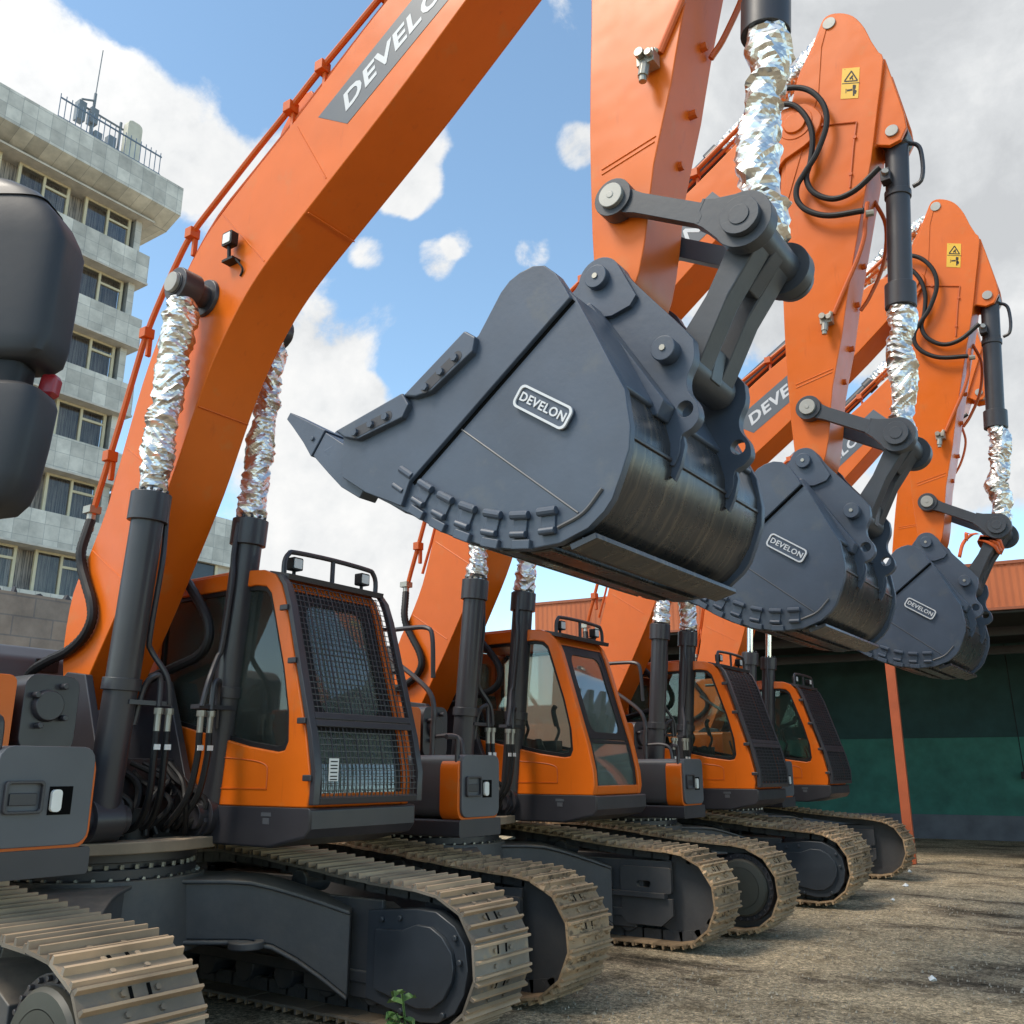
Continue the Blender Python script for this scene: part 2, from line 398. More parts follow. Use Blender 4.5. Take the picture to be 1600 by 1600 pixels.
def build_shoe(bm, muddy, seed):
    """one track shoe: x along the track, y across, z outward"""
    rnd = random.Random(seed); w = .30; h = .104
    t, Y, n = Vector((1, 0, 0)), Vector((0, 1, 0)), Vector((0, 0, 1))
    obox(bm, (0, 0, 0), t, Y, n, h*1.02, w, .009)
    for k, hh in ((-.86, .016), (-.02, .024), (.86, .022)):
        b0 = t*(h*k)+n*.008; pr = [(-.013, 0), (.013, 0), (.008, hh*1.5), (-.006, hh*1.5)]; vs = []
        for y in (-w*(.985+rnd.uniform(-.014, .012)), w*(.985+rnd.uniform(-.014, .012))): vs.append([bm.verts.new(b0+t*u+n*v+Y*y) for u, v in pr])
        for i in range(4): bm.faces.new((vs[0][i], vs[0][(i+1) % 4], vs[1][(i+1) % 4], vs[1][i])).material_index = 0 if muddy else 1
        bm.faces.new(vs[0][::-1]); bm.faces.new(vs[1])
    for k in (-.45, .42):
        for yy in (-.085, .085):
            q = t*(h*k)+n*.009+Y*yy; cyl(bm, q, q+n*.014, .015, n=6)
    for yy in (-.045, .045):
        n0 = len(bm.faces); obox(bm, (.046, yy, .009), t, Y, n, .026, .008, .0035); bm.faces.ensure_lookup_table()  # thin black block painted for the shade inside a slot
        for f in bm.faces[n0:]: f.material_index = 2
    if muddy:
        for k in range(rnd.choice((9, 13, 18))):
            q = t*rnd.uniform(-h, h)*.85+Y*rnd.uniform(-w, w)*.93+n*.006
            rr = rnd.uniform(.02, .075); hh = rnd.uniform(.006, .030); m = 8
            ring = [bm.verts.new(q+t*(rr*.5*rnd.uniform(.6, 1.2)*math.cos(6.28*i/m))+Y*(rr*rnd.uniform(.6, 1.3)*math.sin(6.28*i/m))) for i in range(m)]
            r2 = [bm.verts.new(q+(v.co-q)*.55+n*hh*rnd.uniform(.7, 1.1)) for v in ring]
            for i in range(m): bm.faces.new((ring[i], ring[(i+1) % m], r2[(i+1) % m], r2[i]))
            bm.faces.new(r2)
def track(root, yc, muddy, seed):
    rnd = random.Random(seed)
    ch = link_mesh('crawler_track', ('chain', yc), lambda bm: build_chain(bm, yc), M['frame'], root, split=False)
    for i, (c, t, n, p) in enumerate(track_frames(54)):
        v = rnd.randrange(6)
        sh = link_mesh('track_shoe', ('shoe', muddy, v), lambda bm: build_shoe(bm, muddy, 50+v), [M['mud'], M['mud'], M['shade_black']] if muddy else [M['steel'], M['rib'], M['shade_black']], ch, split=False)
        mt = Matrix((t, Vector((0, 1, 0)), n)).transposed().to_4x4(); mt.translation = c+Vector((0, yc+rnd.uniform(-.004, .004), 0))+n*rnd.uniform(-.004, .004)
        sh.matrix_local = mt @ Matrix.Diagonal((p*.5/.104, 1, 1, 1))

def build_trackframe(bm, yc):
    prism(bm, [(-1.75,.30),(1.72,.30),(1.72,.62),(1.45,.74),(-1.45,.74),(-1.75,.62)], yc-.17, yc+.17)
    for x in (-.75, .75): cyl(bm, (x, yc-.13, .86), (x, yc+.13, .86), .085, n=16); box(bm, x-.04, x+.04, yc-.05, yc+.05, .7, .86)
    for i in range(8):
        x = -1.55+i*.443
        cyl(bm, (x, yc-.15, .22), (x, yc+.15, .22), .105, n=16)
    box(bm, -1.7, 1.7, yc-.2, yc+.2, .26, .34)
def build_sprocket(bm, yc, out):
    # toothed rim + final drive dome; out = +1/-1 side that faces outward
    n = 22; pts = []
    for i in range(n*2): a = 180*i/n; r = .405 if i % 2 else .345; pts.append((2.14+r*math.cos(R(a)), .475+r*math.sin(R(a))))
    prism(bm, pts, yc-.03, yc+.03)
    cyl(bm, (2.14, yc, .475), (2.14, yc+out*.20, .475), .345, .335, 36)
    for i in range(26):
        a = 2*math.pi*i/26; x, z = 2.14+.312*math.cos(a), .475+.312*math.sin(a)
        cyl(bm, (x, yc+out*.195, z), (x, yc+out*.222, z), .014, n=6)
def build_hub(bm, yc, out):
    y = yc+out*.20
    for r0, r1, a, b in ((.285, .283, 0, .03), (.283, .265, .03, .048), (.265, .2, .048, .056), (.2, .03, .056, .060)):
        cyl(bm, (2.14, y+out*a, .475), (2.14, y+out*b, .475), r0, r1, 36, caps=(r1 < .1))
def build_motorcover(bm, yc, out):
    y = yc-out*.18
    pts = [(1.62,.20),(1.78,.17),(2.1,.115),(2.25,.13),(2.38,.2),(2.46,.32),(2.485,.46),(2.46,.6),(2.37,.71),(2.22,.78),(2.05,.785),(1.62,.745)]
    prism(bm, pts, y, y-out*.10)
    inner = [(1.72,.27),(2.1,.20),(2.22,.215),(2.32,.28),(2.38,.38),(2.395,.47),(2.375,.56),(2.3,.64),(2.2,.69),(2.08,.695),(1.95,.65),(1.72,.64)]
    prism(bm, inner, y-out*.10, y-out*.135)
    for x, z in ((2.43,.5),(2.39,.64),(2.3,.185),(1.95,.165),(1.92,.72),(1.76,.70)): cyl(bm, (x, y-out*.10, z), (x, y-out*.125, z), .02, n=8)
def build_idler(bm, yc):
    cyl(bm, (-2.14, yc-.09, .475), (-2.14, yc+.09, .475), .36, n=32); cyl(bm, (-2.14, yc-.05, .475), (-2.14, yc+.05, .475), .395, n=32)
    for s in (-1, 1):
        y = yc+s*.17
        plate_hole(bm, rrect(-2.08, -1.52, .50, .74, .03), [rrect(-1.86, -1.70, .55, .61, .03)], y, y+s*.05)
        prism(bm, [(-2.02,.46),(-1.3,.46),(-1.3,.505),(-2.02,.505)], y, y+s*.085)
        prism(bm, [(-1.95,.20),(-1.58,.20),(-1.52,.26),(-1.52,.455),(-2.08,.455),(-2.08,.30)], y, y+s*.035)
        box(bm, -2.08, -1.52, min(y, y+s*.02), max(y, y+s*.02), .735, .80)

def build_xframe(bm):
    # centre tub and four swept legs (loft between cross-sections)
    cyl(bm, (0, 0, .50), (0, 0, .98), .74, .70, 40)
    def leg(sx, sy):
        secs = []
        for k in range(9):
            t = k/8
            x = .38+.98*t**1.15; y = .30+.84*t
            # the leg's front face runs from the tub to the track frame
            zt = .93-.03*t-.20*max(0, (t-.45)/.55)**1.3 - (.0 if t < .8 else .0)
            zb = .58-.05*t-.34*max(0, (t-.55)/.45)**1.4
            wd = .56-.22*t
            secs.append((x, y, zt, zb, wd))
        def ring(s, z0, z1, grow):
            x, y, zt, zb, wd = s; d = Vector((.62, -.78, 0))  # across the leg
            out = []
            for q in (1+grow, -1-grow):
                px, py = x+d.x*wd*.5*q, y+d.y*wd*.5*q
                out.append((px*sx, py*sy))
            return [bm.verts.new((out[0][0], out[0][1], z0)), bm.verts.new((out[1][0], out[1][1], z0)), bm.verts.new((out[1][0], out[1][1], z1)), bm.verts.new((out[0][0], out[0][1], z1))]
        for z0f, z1f, gr in ((lambda s: s[3], lambda s: s[2], 0), (lambda s: s[2], lambda s: s[2]+.028, .14), (lambda s: s[3]-.028, lambda s: s[3], .14)):
            rings = [ring(s, z0f(s), z1f(s), gr) for s in secs]
            for a, b in zip(rings, rings[1:]):
                for i in range(4): bm.faces.new((a[i], a[(i+1) % 4], b[(i+1) % 4], b[i]))
            bm.faces.new(rings[0]); bm.faces.new(rings[-1])
        # lashing eye on the bottom flange
        x, y, zt, zb, wd = secs[4]; cx, cy = (x+.62*wd*.58)*sx, (y-.78*wd*.58)*sy
        mt = Matrix.Translation((cx, cy, zb-.02))
        plate_hole(bm, circ(0, 0, .12, 24), [circ(0, 0, .06, 16)], -.025, .025, fn=lambda a, b, c: mt @ Vector((a, c, b)))
        # upright plate against the track frame
        X0, Y0 = secs[-1][0], secs[-1][1]
        box(bm, min((X0-.45)*sx, (X0+.30)*sx), max((X0-.45)*sx, (X0+.30)*sx), min(Y0*sy-.02, Y0*sy+.02), max(Y0*sy-.02, Y0*sy+.02), .16, .80)
    for sx in (1, -1):
        for sy in (1, -1): leg(sx, sy)

def build_ring(bm):
    cyl(bm, (0, 0, .98), (0, 0, 1.045), .64, n=64); cyl(bm, (0, 0, 1.045), (0, 0, 1.085), .58, n=64); cyl(bm, (0, 0, 1.085), (0, 0, 1.15), .64, n=64)
def build_ringbolts(bm):
    for i in range(-14, 15):
        a = 2*math.pi*i/40-.35; x, y = .615*math.cos(a), .615*math.sin(a)
        cyl(bm, (x, y, 1.045), (x, y, 1.072), .015, n=6)
        a += .05; x, y = .70*math.cos(a), .70*math.sin(a)
        x, y = .655*math.cos(a), .655*math.sin(a)
        cyl(bm, (x*.975, y*.975, .985), (x*1.015, y*1.015, .985), .013, n=6)

def build_deck(bm):
    pts = [(-2.4,-1.55),(.9,-1.55),(.62,-1.05),(.66,-.55),(.78,-.3),(.80,.05),(.70,.42),(-.4,.42),(-.4,1.5),(-2.4,1.5)]
    prism(bm, pts, 1.15, 1.225, fn=lambda x, y, z: (x, z, y))
def build_mainframe(bm):
    for s in (-1, 1):
        prism(bm, [(-1.3,1.2),(.62,1.2),(.72,1.32),(.66,1.48),(.45,1.62),(.25,2.05),(.12,2.32),(-.12,2.35),(-.35,2.2),(-.6,1.9),(-1.3,1.75)], s*.30, s*.36)
    box(bm, -.2, .30, -.30, .30, 1.25, 1.75)
def build_guts(bm):
    rnd = random.Random(4)
    for i in range(12):
        y = rnd.uniform(-.27, .27); x = .45+rnd.uniform(0, .2)
        tube(bm, [(x, y, 1.25), (x+rnd.uniform(-.1, .15), y+rnd.uniform(-.15, .15), 1.45), (x-.1, y+rnd.uniform(-.2, .2), 1.6), (x-.25, y, 1.72)], rnd.uniform(.018, .03), 8)
    cyl(bm, (.45, -.1, 1.2), (.45, -.1, 1.42), .13, n=16); box(bm, .2, .5, .05, .28, 1.22, 1.5)

def build_toolbox(bm):
    prism(bm, rrect(-1.60, -1.09, 1.30, 1.79, .07), .42, 1.575, fn=lambda a, b, c: (b, a, c))
def build_tooltrim(bm):
    plate_hole(bm, rrect(-1.625, -1.065, 1.275, 1.765, .09), [rrect(-1.59, -1.10, 1.315, 1.90, .06)] if False else [], 1.36, 1.552, fn=lambda a, b, c: (b, a, c))
def build_toolhandle(bm):
    plate_hole(bm, rrect(-1.56, -1.36, 1.46, 1.62, .02), [rrect(-1.545, -1.375, 1.475, 1.605, .015)], 1.575, 1.60, fn=lambda a, b, c: (b, a, c))
    box(bm, 1.575, 1.585, -1.53, -1.39, 1.50, 1.56)
def build_hood(bm):
    prism(bm, [(-3.0,1.25),(-.95,1.25),(-.95,2.52),(-1.05,2.62),(-2.8,2.62),(-3.0,2.45)], -1.5, .30)
    prism(bm, [(-2.9,1.25),(-.75,1.25),(-.75,1.92),(-.85,2.0),(-2.8,2.0),(-2.9,1.9)], .303, 1.48)
def build_counterweight(bm):
    pts = [(-2.7,-1.58),(-2.7,1.58),(-2.9,1.58),(-3.25,1.2),(-3.42,.6),(-3.46,0),(-3.42,-.6),(-3.25,-1.2),(-2.9,-1.58)]
    prism(bm, pts, 1.18, 2.45, fn=lambda x, y, z: (x, z, y))
def build_tank(bm):
    prism(bm, rrect(-1.60, -1.13, 1.25, 2.22, .05), -.9, .72, fn=lambda a, b, c: (b, a, c))
def build_valvebox(bm):
    prism(bm, rrect(-1.07, -.72, 1.78, 2.24, .08), .25, .70, fn=lambda a, b, c: (b, a, c))
    cyl(bm, (.70, -.92, 2.05), (.74, -.92, 2.05), .10, .09, 20)
    for dy, dz in ((-.09, .06), (.10, -.07), (.08, .12), (-.05, -.12)): cyl(bm, (.70, -.92+dy, 2.05+dz), (.755, -.92+dy, 2.05+dz), .02, n=8)
    prism(bm, [(-1.0, 1.30), (-.80, 1.30), (-.82, 1.80), (-.98, 1.80)], .3, .62, fn=lambda a, b, c: (b, a, c))
def build_frontrail(bm):
    tube(bm, [(1.50, -1.72, 1.93), (1.50, -1.63, 1.93), (1.51, -1.59, 1.90), (1.51, -1.585, 1.72), (1.55, -1.585, 1.58)], .02, 8, sub=4)
def build_rails(bm):
    y = -1.15
    tube(bm, [(.30, y, 2.96), (.56, y, 2.96), (.78, y, 2.945), (.85, y, 2.85), (.87, y, 2.48)], .022, 8)
    tube(bm, [(.20, y, 2.80), (.41, y, 2.65), (.66, y, 2.49), (.84, y, 2.34), (.89, y, 2.18), (.88, y, 1.98), (.88, y, 1.3)], .024, 8)
    tube(bm, [(.90, y+.02, 1.96), (1.08, y+.02, 1.965), (1.18, y+.02, 1.93), (1.21, y+.02, 1.85), (1.22, y+.02, 1.70)], .018, 8)

# cab -----------------------------------------------------------------------
CABSIDE = [(1.62,1.43),(1.64,1.52),(1.63,1.66),(1.57,1.92),(1.43,2.36),(1.28,2.84),(1.22,2.97),(1.14,3.05),(1.02,3.095),(.85,3.11),(-.12,3.11),(-.24,3.05),(-.29,2.93),(-.30,1.43)]
WIN = [(-.16,2.06),(.73,1.885),(1.0,1.83),(1.30,1.79),(1.37,1.80),(1.40,1.86),(1.385,2.06),(1.31,2.36),(1.16,2.80),(1.12,2.91),(1.06,2.965),(.95,2.985),(-.08,2.985),(-.16,2.92)]
def slope_x(z):
    P = [(1.43,1.62),(1.52,1.64),(1.66,1.63),(1.92,1.57),(2.36,1.43),(2.84,1.28),(2.97,1.22),(3.05,1.14),(3.1,1.02)]
    for (a, b), (c, d) in zip(P, P[1:]):
        if z <= c: return b+(d-b)*(z-a)/(c-a)
    return P[-1][1]
def build_cabshell(bm):
    plate_hole(bm, CABSIDE, [WIN], .40, .475)
    plate_hole(bm, CABSIDE, [WIN], 1.325, 1.40)
    prism(bm, [(-.24,3.02),(-.12,3.075),(.85,3.075),(1.02,3.06),(1.10,3.0),(1.0,2.995),(-.2,2.995)], .474, 1.326)
    for z0, z1 in ((1.43, 1.52), (2.93, 3.03)):
        prism(bm, [(slope_x(z0)-.005, z0), (slope_x(z1)-.005, z1), (slope_x(z1)-.1, z1), (slope_x(z0)-.1, z0)], .474, 1.326)
    plate_hole(bm, [(.474,1.43),(1.326,1.43),(1.326,3.0),(.474,3.0)], [rrect(.56,1.24,2.05,2.88,.08)], -.29, -.23, fn=lambda a, b, c: (b, a, c))
    box(bm, -.29, 1.6, .474, 1.326, 1.435, 1.475)
    # raised roof hatch rails
    box(bm, -.1, .8, .43, .50, 3.11, 3.135); box(bm, -.1, .8, 1.30, 1.37, 3.11, 3.135)
def build_cabskirt(bm):
    prism(bm, [(-.42,1.17),(1.30,1.17),(1.62,1.24),(1.67,1.30),(1.67,1.428),(-.42,1.428)], .385, 1.43)
def build_cabtrim(bm):
    # black window surround just inside the opening, A-pillar trims
    cx, cz = .6, 2.45
    inner = [(cx+(x-cx)*.955, cz+(z-cz)*.94) for x, z in WIN]
    for y0, y1 in ((.42, .462), (1.338, 1.38)): plate_hole(bm, [(cx+(x-cx)*1.01, cz+(z-cz)*1.01) for x, z in WIN], [inner], y0, y1)
    for y0, y1 in ((.476, .53), (1.27, 1.324)):
        prism(bm, [(slope_x(z)-.02, z) for z in (1.5, 1.7, 1.92, 2.36, 2.84, 2.95)] + [(slope_x(z)-.07, z) for z in (2.95, 2.84, 2.36, 1.92, 1.7, 1.5)], y0, y1)
    z0 = 1.93
    prism(bm, [(slope_x(z0)-.02, z0), (slope_x(z0+.03)-.02, z0+.03), (slope_x(z0+.03)-.05, z0+.03), (slope_x(z0)-.05, z0)], .53, 1.27)
    # dark border with rounded corners printed round the windscreen
    mz = lambda y, z, d: (slope_x(z)-.024+d, y, z)
    outer = [(.53, 1.97), (1.27, 1.97), (1.27, 2.2), (1.27, 2.45), (1.27, 2.7), (1.27, 2.93), (.53, 2.93), (.53, 2.7), (.53, 2.45), (.53, 2.2)]
    plate_hole(bm, outer, [rrect(.60, 1.20, 2.04, 2.84, .10, 5)], -.004, .004, fn=lambda a, d, c: mz(a, c, d))
def build_cabseam(bm):
    for y in (.3985,):
        tube(bm, [(.70, y, 1.76), (1.05, y, 1.735), (1.19, y, 1.705), (1.215, y, 1.66), (1.215, y, 1.55)], .0045, 5)
        box(bm, .30, 1.22, y-.004, y+.004, 1.543, 1.551)
def build_sideglass(bm):
    cx, cz = .6, 2.45; pts = [(cx+(x-cx)*.99, cz+(z-cz)*.99) for x, z in WIN]
    for y in (.437,): prism(bm, pts, y, y+.004)
def build_clearglass(bm):
    cx, cz = .6, 2.45; pts = [(cx+(x-cx)*.99, cz+(z-cz)*.99) for x, z in WIN]
    prism(bm, pts, 1.36, 1.364)
def sheet_face(bm, pts, y):
    v = [bm.verts.new((x, y, z)) for x, z in pts]; n = len(v)
    bmesh.ops.triangle_fill(bm, edges=[bm.edges.new((v[i], v[(i+1) % n])) for i in range(n)], use_beauty=True, use_dissolve=False)
def clip_x(pts, x0, keep_less):
    out = []; n = len(pts)
    for i in range(n):
        p, q = pts[i], pts[(i+1) % n]; a = (p[0] < x0) == keep_less; b_ = (q[0] < x0) == keep_less
        if a: out.append(p)
        if a != b_: t = (x0-p[0])/(q[0]-p[0]); out.append((x0, p[1]+t*(q[1]-p[1])))
    return out
def build_farglass(bm):
    cx, cz = .6, 2.45; sheet_face(bm, [(cx+(x-cx)*.99, cz+(z-cz)*.99) for x, z in WIN], 1.362)
def build_filmglass(bm):
    cx, cz = .6, 2.45; sheet_face(bm, clip_x([(cx+(x-cx)*.99, cz+(z-cz)*.99) for x, z in WIN], .36, False), 1.362)
def build_frontglass(bm):
    zs = (1.515, 1.66, 1.92, 2.36, 2.84, 2.94)
    prism(bm, [(slope_x(z)-.030, z) for z in zs] + [(slope_x(z)-.034, z) for z in zs[::-1]], .52, 1.28)
def build_rearglass(bm): prism(bm, rrect(.55, 1.25, 2.04, 2.89, .08), -.262, -.258, fn=lambda a, b, c: (b, a, c))
def build_seat(bm):
    prism(bm, rrect(.72, 1.10, 1.70, 1.82, .05), .15, .62, fn=lambda a, b, c: (b, a, c))
    prism(bm, [(.06,1.80),(.18,1.80),(.06,2.32),(-.06,2.32)], .72, 1.10); prism(bm, [(-.05,2.34),(.03,2.34),(.01,2.48),(-.06,2.48)], .82, 1.0)
    box(bm, .2, .6, .75, 1.05, 1.47, 1.79)
def build_console(bm):
    for y in (.55, 1.16): box(bm, .05, .75, y-.04, y+.09, 1.55, 1.98)
    box(bm, 1.15, 1.38, .50, .62, 1.50, 1.86)
    for y in (.60, 1.21):
        tube(bm, [(.68, y, 1.97), (.73, y, 2.08), (.70, y, 2.16)], .018, 8); tube(bm, [(.70, y, 2.14), (.66, y, 2.30), (.69, y, 2.36)], .03, 8)
    for y in (.82, .98): tube(bm, [(1.15, y, 1.47), (1.22, y, 1.75), (1.15, y, 2.05)], .014, 8); box(bm, 1.1, 1.25, y-.05, y+.05, 1.5, 1.53)
def build_switch(bm):
    prism(bm, [(.86,1.98),(.93,1.98),(1.01,1.83),(.94,1.83)], .53, .545)
def build_sheetmark(bm):
    rnd = random.Random(3); x = .52
    while x < .86:
        w = rnd.uniform(.012, .022); box(bm, x, x+w, 1.356, 1.359, 2.32-rnd.uniform(.008, .012), 2.32+rnd.uniform(.010, .014)); x += w+.008

GOFF = .085
def gx(z): return slope_x(z)+GOFF
def build_guardframe(bm):
    zs = (1.45, 1.66, 1.92, 2.2, 2.5, 2.8, 2.95, 3.03)
    for y in (.40, 1.42):
        P = [(gx(z), z) for z in zs]
        prism(bm, P+[(x-.045, z) for x, z in P[::-1]], y-.028, y+.028)
    for z in (1.45, 1.955, 2.005, 3.0):
        prism(bm, [(gx(z), z), (gx(z+.045), z+.045), (gx(z+.045)-.04, z+.045), (gx(z)-.04, z)], .428, 1.392)
    # thin stiffener in front of the mesh at the windscreen top
    # side return toward the cab corner (left side)
    for z in (1.6, 1.98, 2.4, 2.75): box(bm, gx(z)-.24, gx(z)-.03, 1.40, 1.44, z-.012, z+.012)
    for z in (1.62, 1.99, 2.4, 2.78): box(bm, gx(z)-.11, gx(z)-.03, .355, .385, z-.02, z+.02)
def guard_mesh(bm, pitch=.040, th=.0035, thick_every=3):
    z = 1.50
    while z < 2.995:
        x = gx(z)-.02
        box(bm, x-th, x+th, .425, 1.395, z-th, z+th); z += pitch*1.05
    y = .445; i = 0
    while y < 1.39:
        t2 = th*(1.6 if i % thick_every == 0 else .9)
        zs = [1.48+k*.1 for k in range(16)]
        P = [(gx(zz)-.02, zz) for zz in zs]
        prism(bm, [(x+t2, zz) for x, zz in P]+[(x-t2, zz) for x, zz in P[::-1]], y-t2, y+t2)
        y += pitch; i += 1
def build_lightbar(bm):
    # hoop standing on the front edge of the roof
    x = 1.20
    tube(bm, [(x, .44, 3.02), (x, .44, 3.14), (x, .475, 3.205), (x, .54, 3.225), (x, .92, 3.235), (x, 1.30, 3.225), (x, 1.365, 3.205), (x, 1.40, 3.14), (x, 1.40, 3.02)], .02, 8, sub=3)
    prism(bm, [(1.06,3.045),(1.27,3.0),(1.28,3.04),(1.07,3.085)], .42, 1.42)
    box(bm, x-.012, x+.012, .905, .935, 3.03, 3.235)
def build_lamp(bm, y, x=1.19, z=3.14):
    prism(bm, rrect(y-.05, y+.05, z-.045, z+.05, .012), x-.05, x+.02, fn=lambda a, b, c: (b, a, c)); cyl(bm, (x-.02, y, z-.1), (x-.02, y, z-.04), .014, n=8)
def build_lamplens(bm, y, x=1.19, z=3.14): prism(bm, rrect(y-.038, y+.038, z-.033, z+.038, .008), x+.02, x+.026, fn=lambda a, b, c: (b, a, c))

def boom_parts(par, T, foilkey):
    def P(name, key, fn, mat, bevel=0, **k):
        o = link_mesh(name, key, fn, mat, par, bevel, **k); T(o); return o
    b = P('boom', 'boom', lambda bm: prism(bm, BOOM, -.235, .235), M['orange'], .012)
    def C(name, key, fn, mat, bevel=0, **k): return link_mesh(name, key, fn, mat, b, bevel, **k)
    def pipes(bm):
        A = [(2.58,6.95),(1.99,6.62),(1.67,6.42),(1.3,6.2),(.87,5.93),(.60,5.75),(.45,5.57),(.28,5.30),(.13,5.02),(.03,4.72),(-.08,4.36),(-.18,4.05),(-.28,3.75),(-.34,3.55)]
        A2 = [(4.2,7.95),(3.3,7.38)]+A
        for s in (-1, 1):
            tube(bm, [(x, s*.20, z) for x, z in A2], .024, 8, sub=3)
        B = [(4.1,7.78),(3.2,7.22),(2.5,6.80),(1.75,6.31),(1.3,6.03),(.9,5.78),(.62,5.47),(.42,5.14),(.25,4.80),(.12,4.45),(.0,4.05),(-.12,3.70)]
        for s in (-1, 1): tube(bm, [(x-.02, s*.165, z+.035) for x, z in B], .016, 8, sub=3)
    C('boom_pipe', 'boompipe', pipes, M['orange_pipe'])
    def clamps(bm):
        for x, z, d in ((1.99,6.62,.09),(1.67,6.42,.1),(2.58,6.95,.1),(.60,5.75,.09),(.13,5.02,.07),(-.18,4.05,.08),(3.3,7.36,.1)):
            for s in (-1, 1): box(bm, x-.04, x+.04, s*.20-.045, s*.20+.045, z-.05, z+.035); box(bm, x+.0, x+.03, s*.18-.02, s*.18+.02, z-.2, z-.05)
    C('pipe_clamp', 'pipeclamp', clamps, M['orange_pipe'], .006)
    def boss(bm):
        cyl(bm, (.92, -.52, 5.06), (.92, .52, 5.06), .088, n=24)
        for s in (-1, 1): cyl(bm, (.92, s*.235, 5.06), (.92, s*.262, 5.06), .15, .14, 28)
    C('cylinder_pin', 'boompin', boss, M['dark'], .006)
    C('pin_cap', 'boompincap', lambda bm: [cyl(bm, (.92, s*.52, 5.06), (.92, s*.55, 5.06), .075, n=24) for s in (-1, 1)], M['pin'], .004)
    def dec(bm):
        L0 = Vector((2.02, 0, 6.15)); u = Vector((math.cos(R(32)), 0, math.sin(R(32)))); v = Vector((.30, 0, -.19))
        q = [L0, L0+v, L0+v+u*1.60, L0+u*1.72]
        prism(bm, [(p.x, p.z) for p in q], -.2375, -.2352)
    C('decal_panel', 'boomdecal', dec, M['decal'])
    def txt(bm): text_into(bm, 'DEVELON', .20, .0008, .006, .25, plane_xz((2.79, -.2392, 6.435), R(31), 1.32))
    C('lettering', 'boomtext', txt, M['white'], flat=True)
    def welds(bm):
        for a, c in (((1.80, 6.17), (2.14, 5.60)), ((1.02, 5.74), (1.55, 5.16)), ((.10, 4.05), (.60, 3.72)), ((-.2, 3.28), (.28, 2.98))):
            tube(bm, [(a[0], -.236, a[1]), (c[0], -.236, c[1])], .005, 5, smooth=False)
        for x, z in ((1.97, 5.40), (.93, 4.2)): tube(bm, [(x, -.225, z), (x, .225, z)], .006, 5, smooth=False)
    C('weld_seam', 'boomweld', welds, M['orange'])
    def wl(bm):
        prism(bm, rrect(1.17, 1.28, 5.36, 5.47, .015), -.33, -.27); cyl(bm, (1.22, -.30, 5.36), (1.22, -.29, 5.26), .014, n=8); box(bm, 1.16, 1.28, -.31, -.235, 5.245, 5.265)
        tube(bm, [(1.28, -.28, 5.25), (1.33, -.25, 5.17), (1.3, -.24, 5.12)], .008, 6)
    w = C('work_light', 'boomlight', wl, M['black'], .004)
    link_mesh('lens', 'boomlens', lambda bm: prism(bm, rrect(1.185, 1.265, 5.375, 5.455, .01), -.336, -.33), M['lens'], None).parent = b
    def lug(bm):
        for s in (-1, 1): prism(bm, [(1.35,5.95),(1.78,6.22),(1.86,6.45),(1.80,6.56),(1.66,6.56),(1.5,6.35)], s*.09, s*.13)
    C('cylinder_lug', 'boomlug', lug, M['orange'], .006)
    def hs(bm):
        tube(bm, [(-.34,-.2,3.55),(-.31,-.24,3.43),(-.28,-.28,3.28),(-.24,-.28,3.15),(-.15,-.28,3.01),(-.05,-.28,2.86),(-.02,-.28,2.73),(-.1,-.28,2.61),(-.28,-.28,2.52),(-.52,-.28,2.47),(-.75,-.28,2.40),(-.82,-.28,2.30)], .036, 10, sub=8, ribs=.10)
        tube(bm, [(-.34,.2,3.55),(-.2,.26,3.40),(.1,.30,3.2),(.38,.30,2.95),(.55,.30,2.75),(.58,.30,2.60),(.48,.30,2.49),(.2,.30,2.42),(-.1,.3,2.35)], .036, 10, sub=8, ribs=.10)
    C('hydraulic_hose', 'boomhose', hs, M['black'])
    def fit(bm):
        for s in (-1, 1): cyl(bm, (-.34, s*.2, 3.62), (-.33, s*.21, 3.46), .034, n=10); box(bm, -.39, -.29, s*.2-.05, s*.2+.05, 3.60, 3.66)
    C('hose_fitting', 'boomfit', fit, M['bright'], .004)

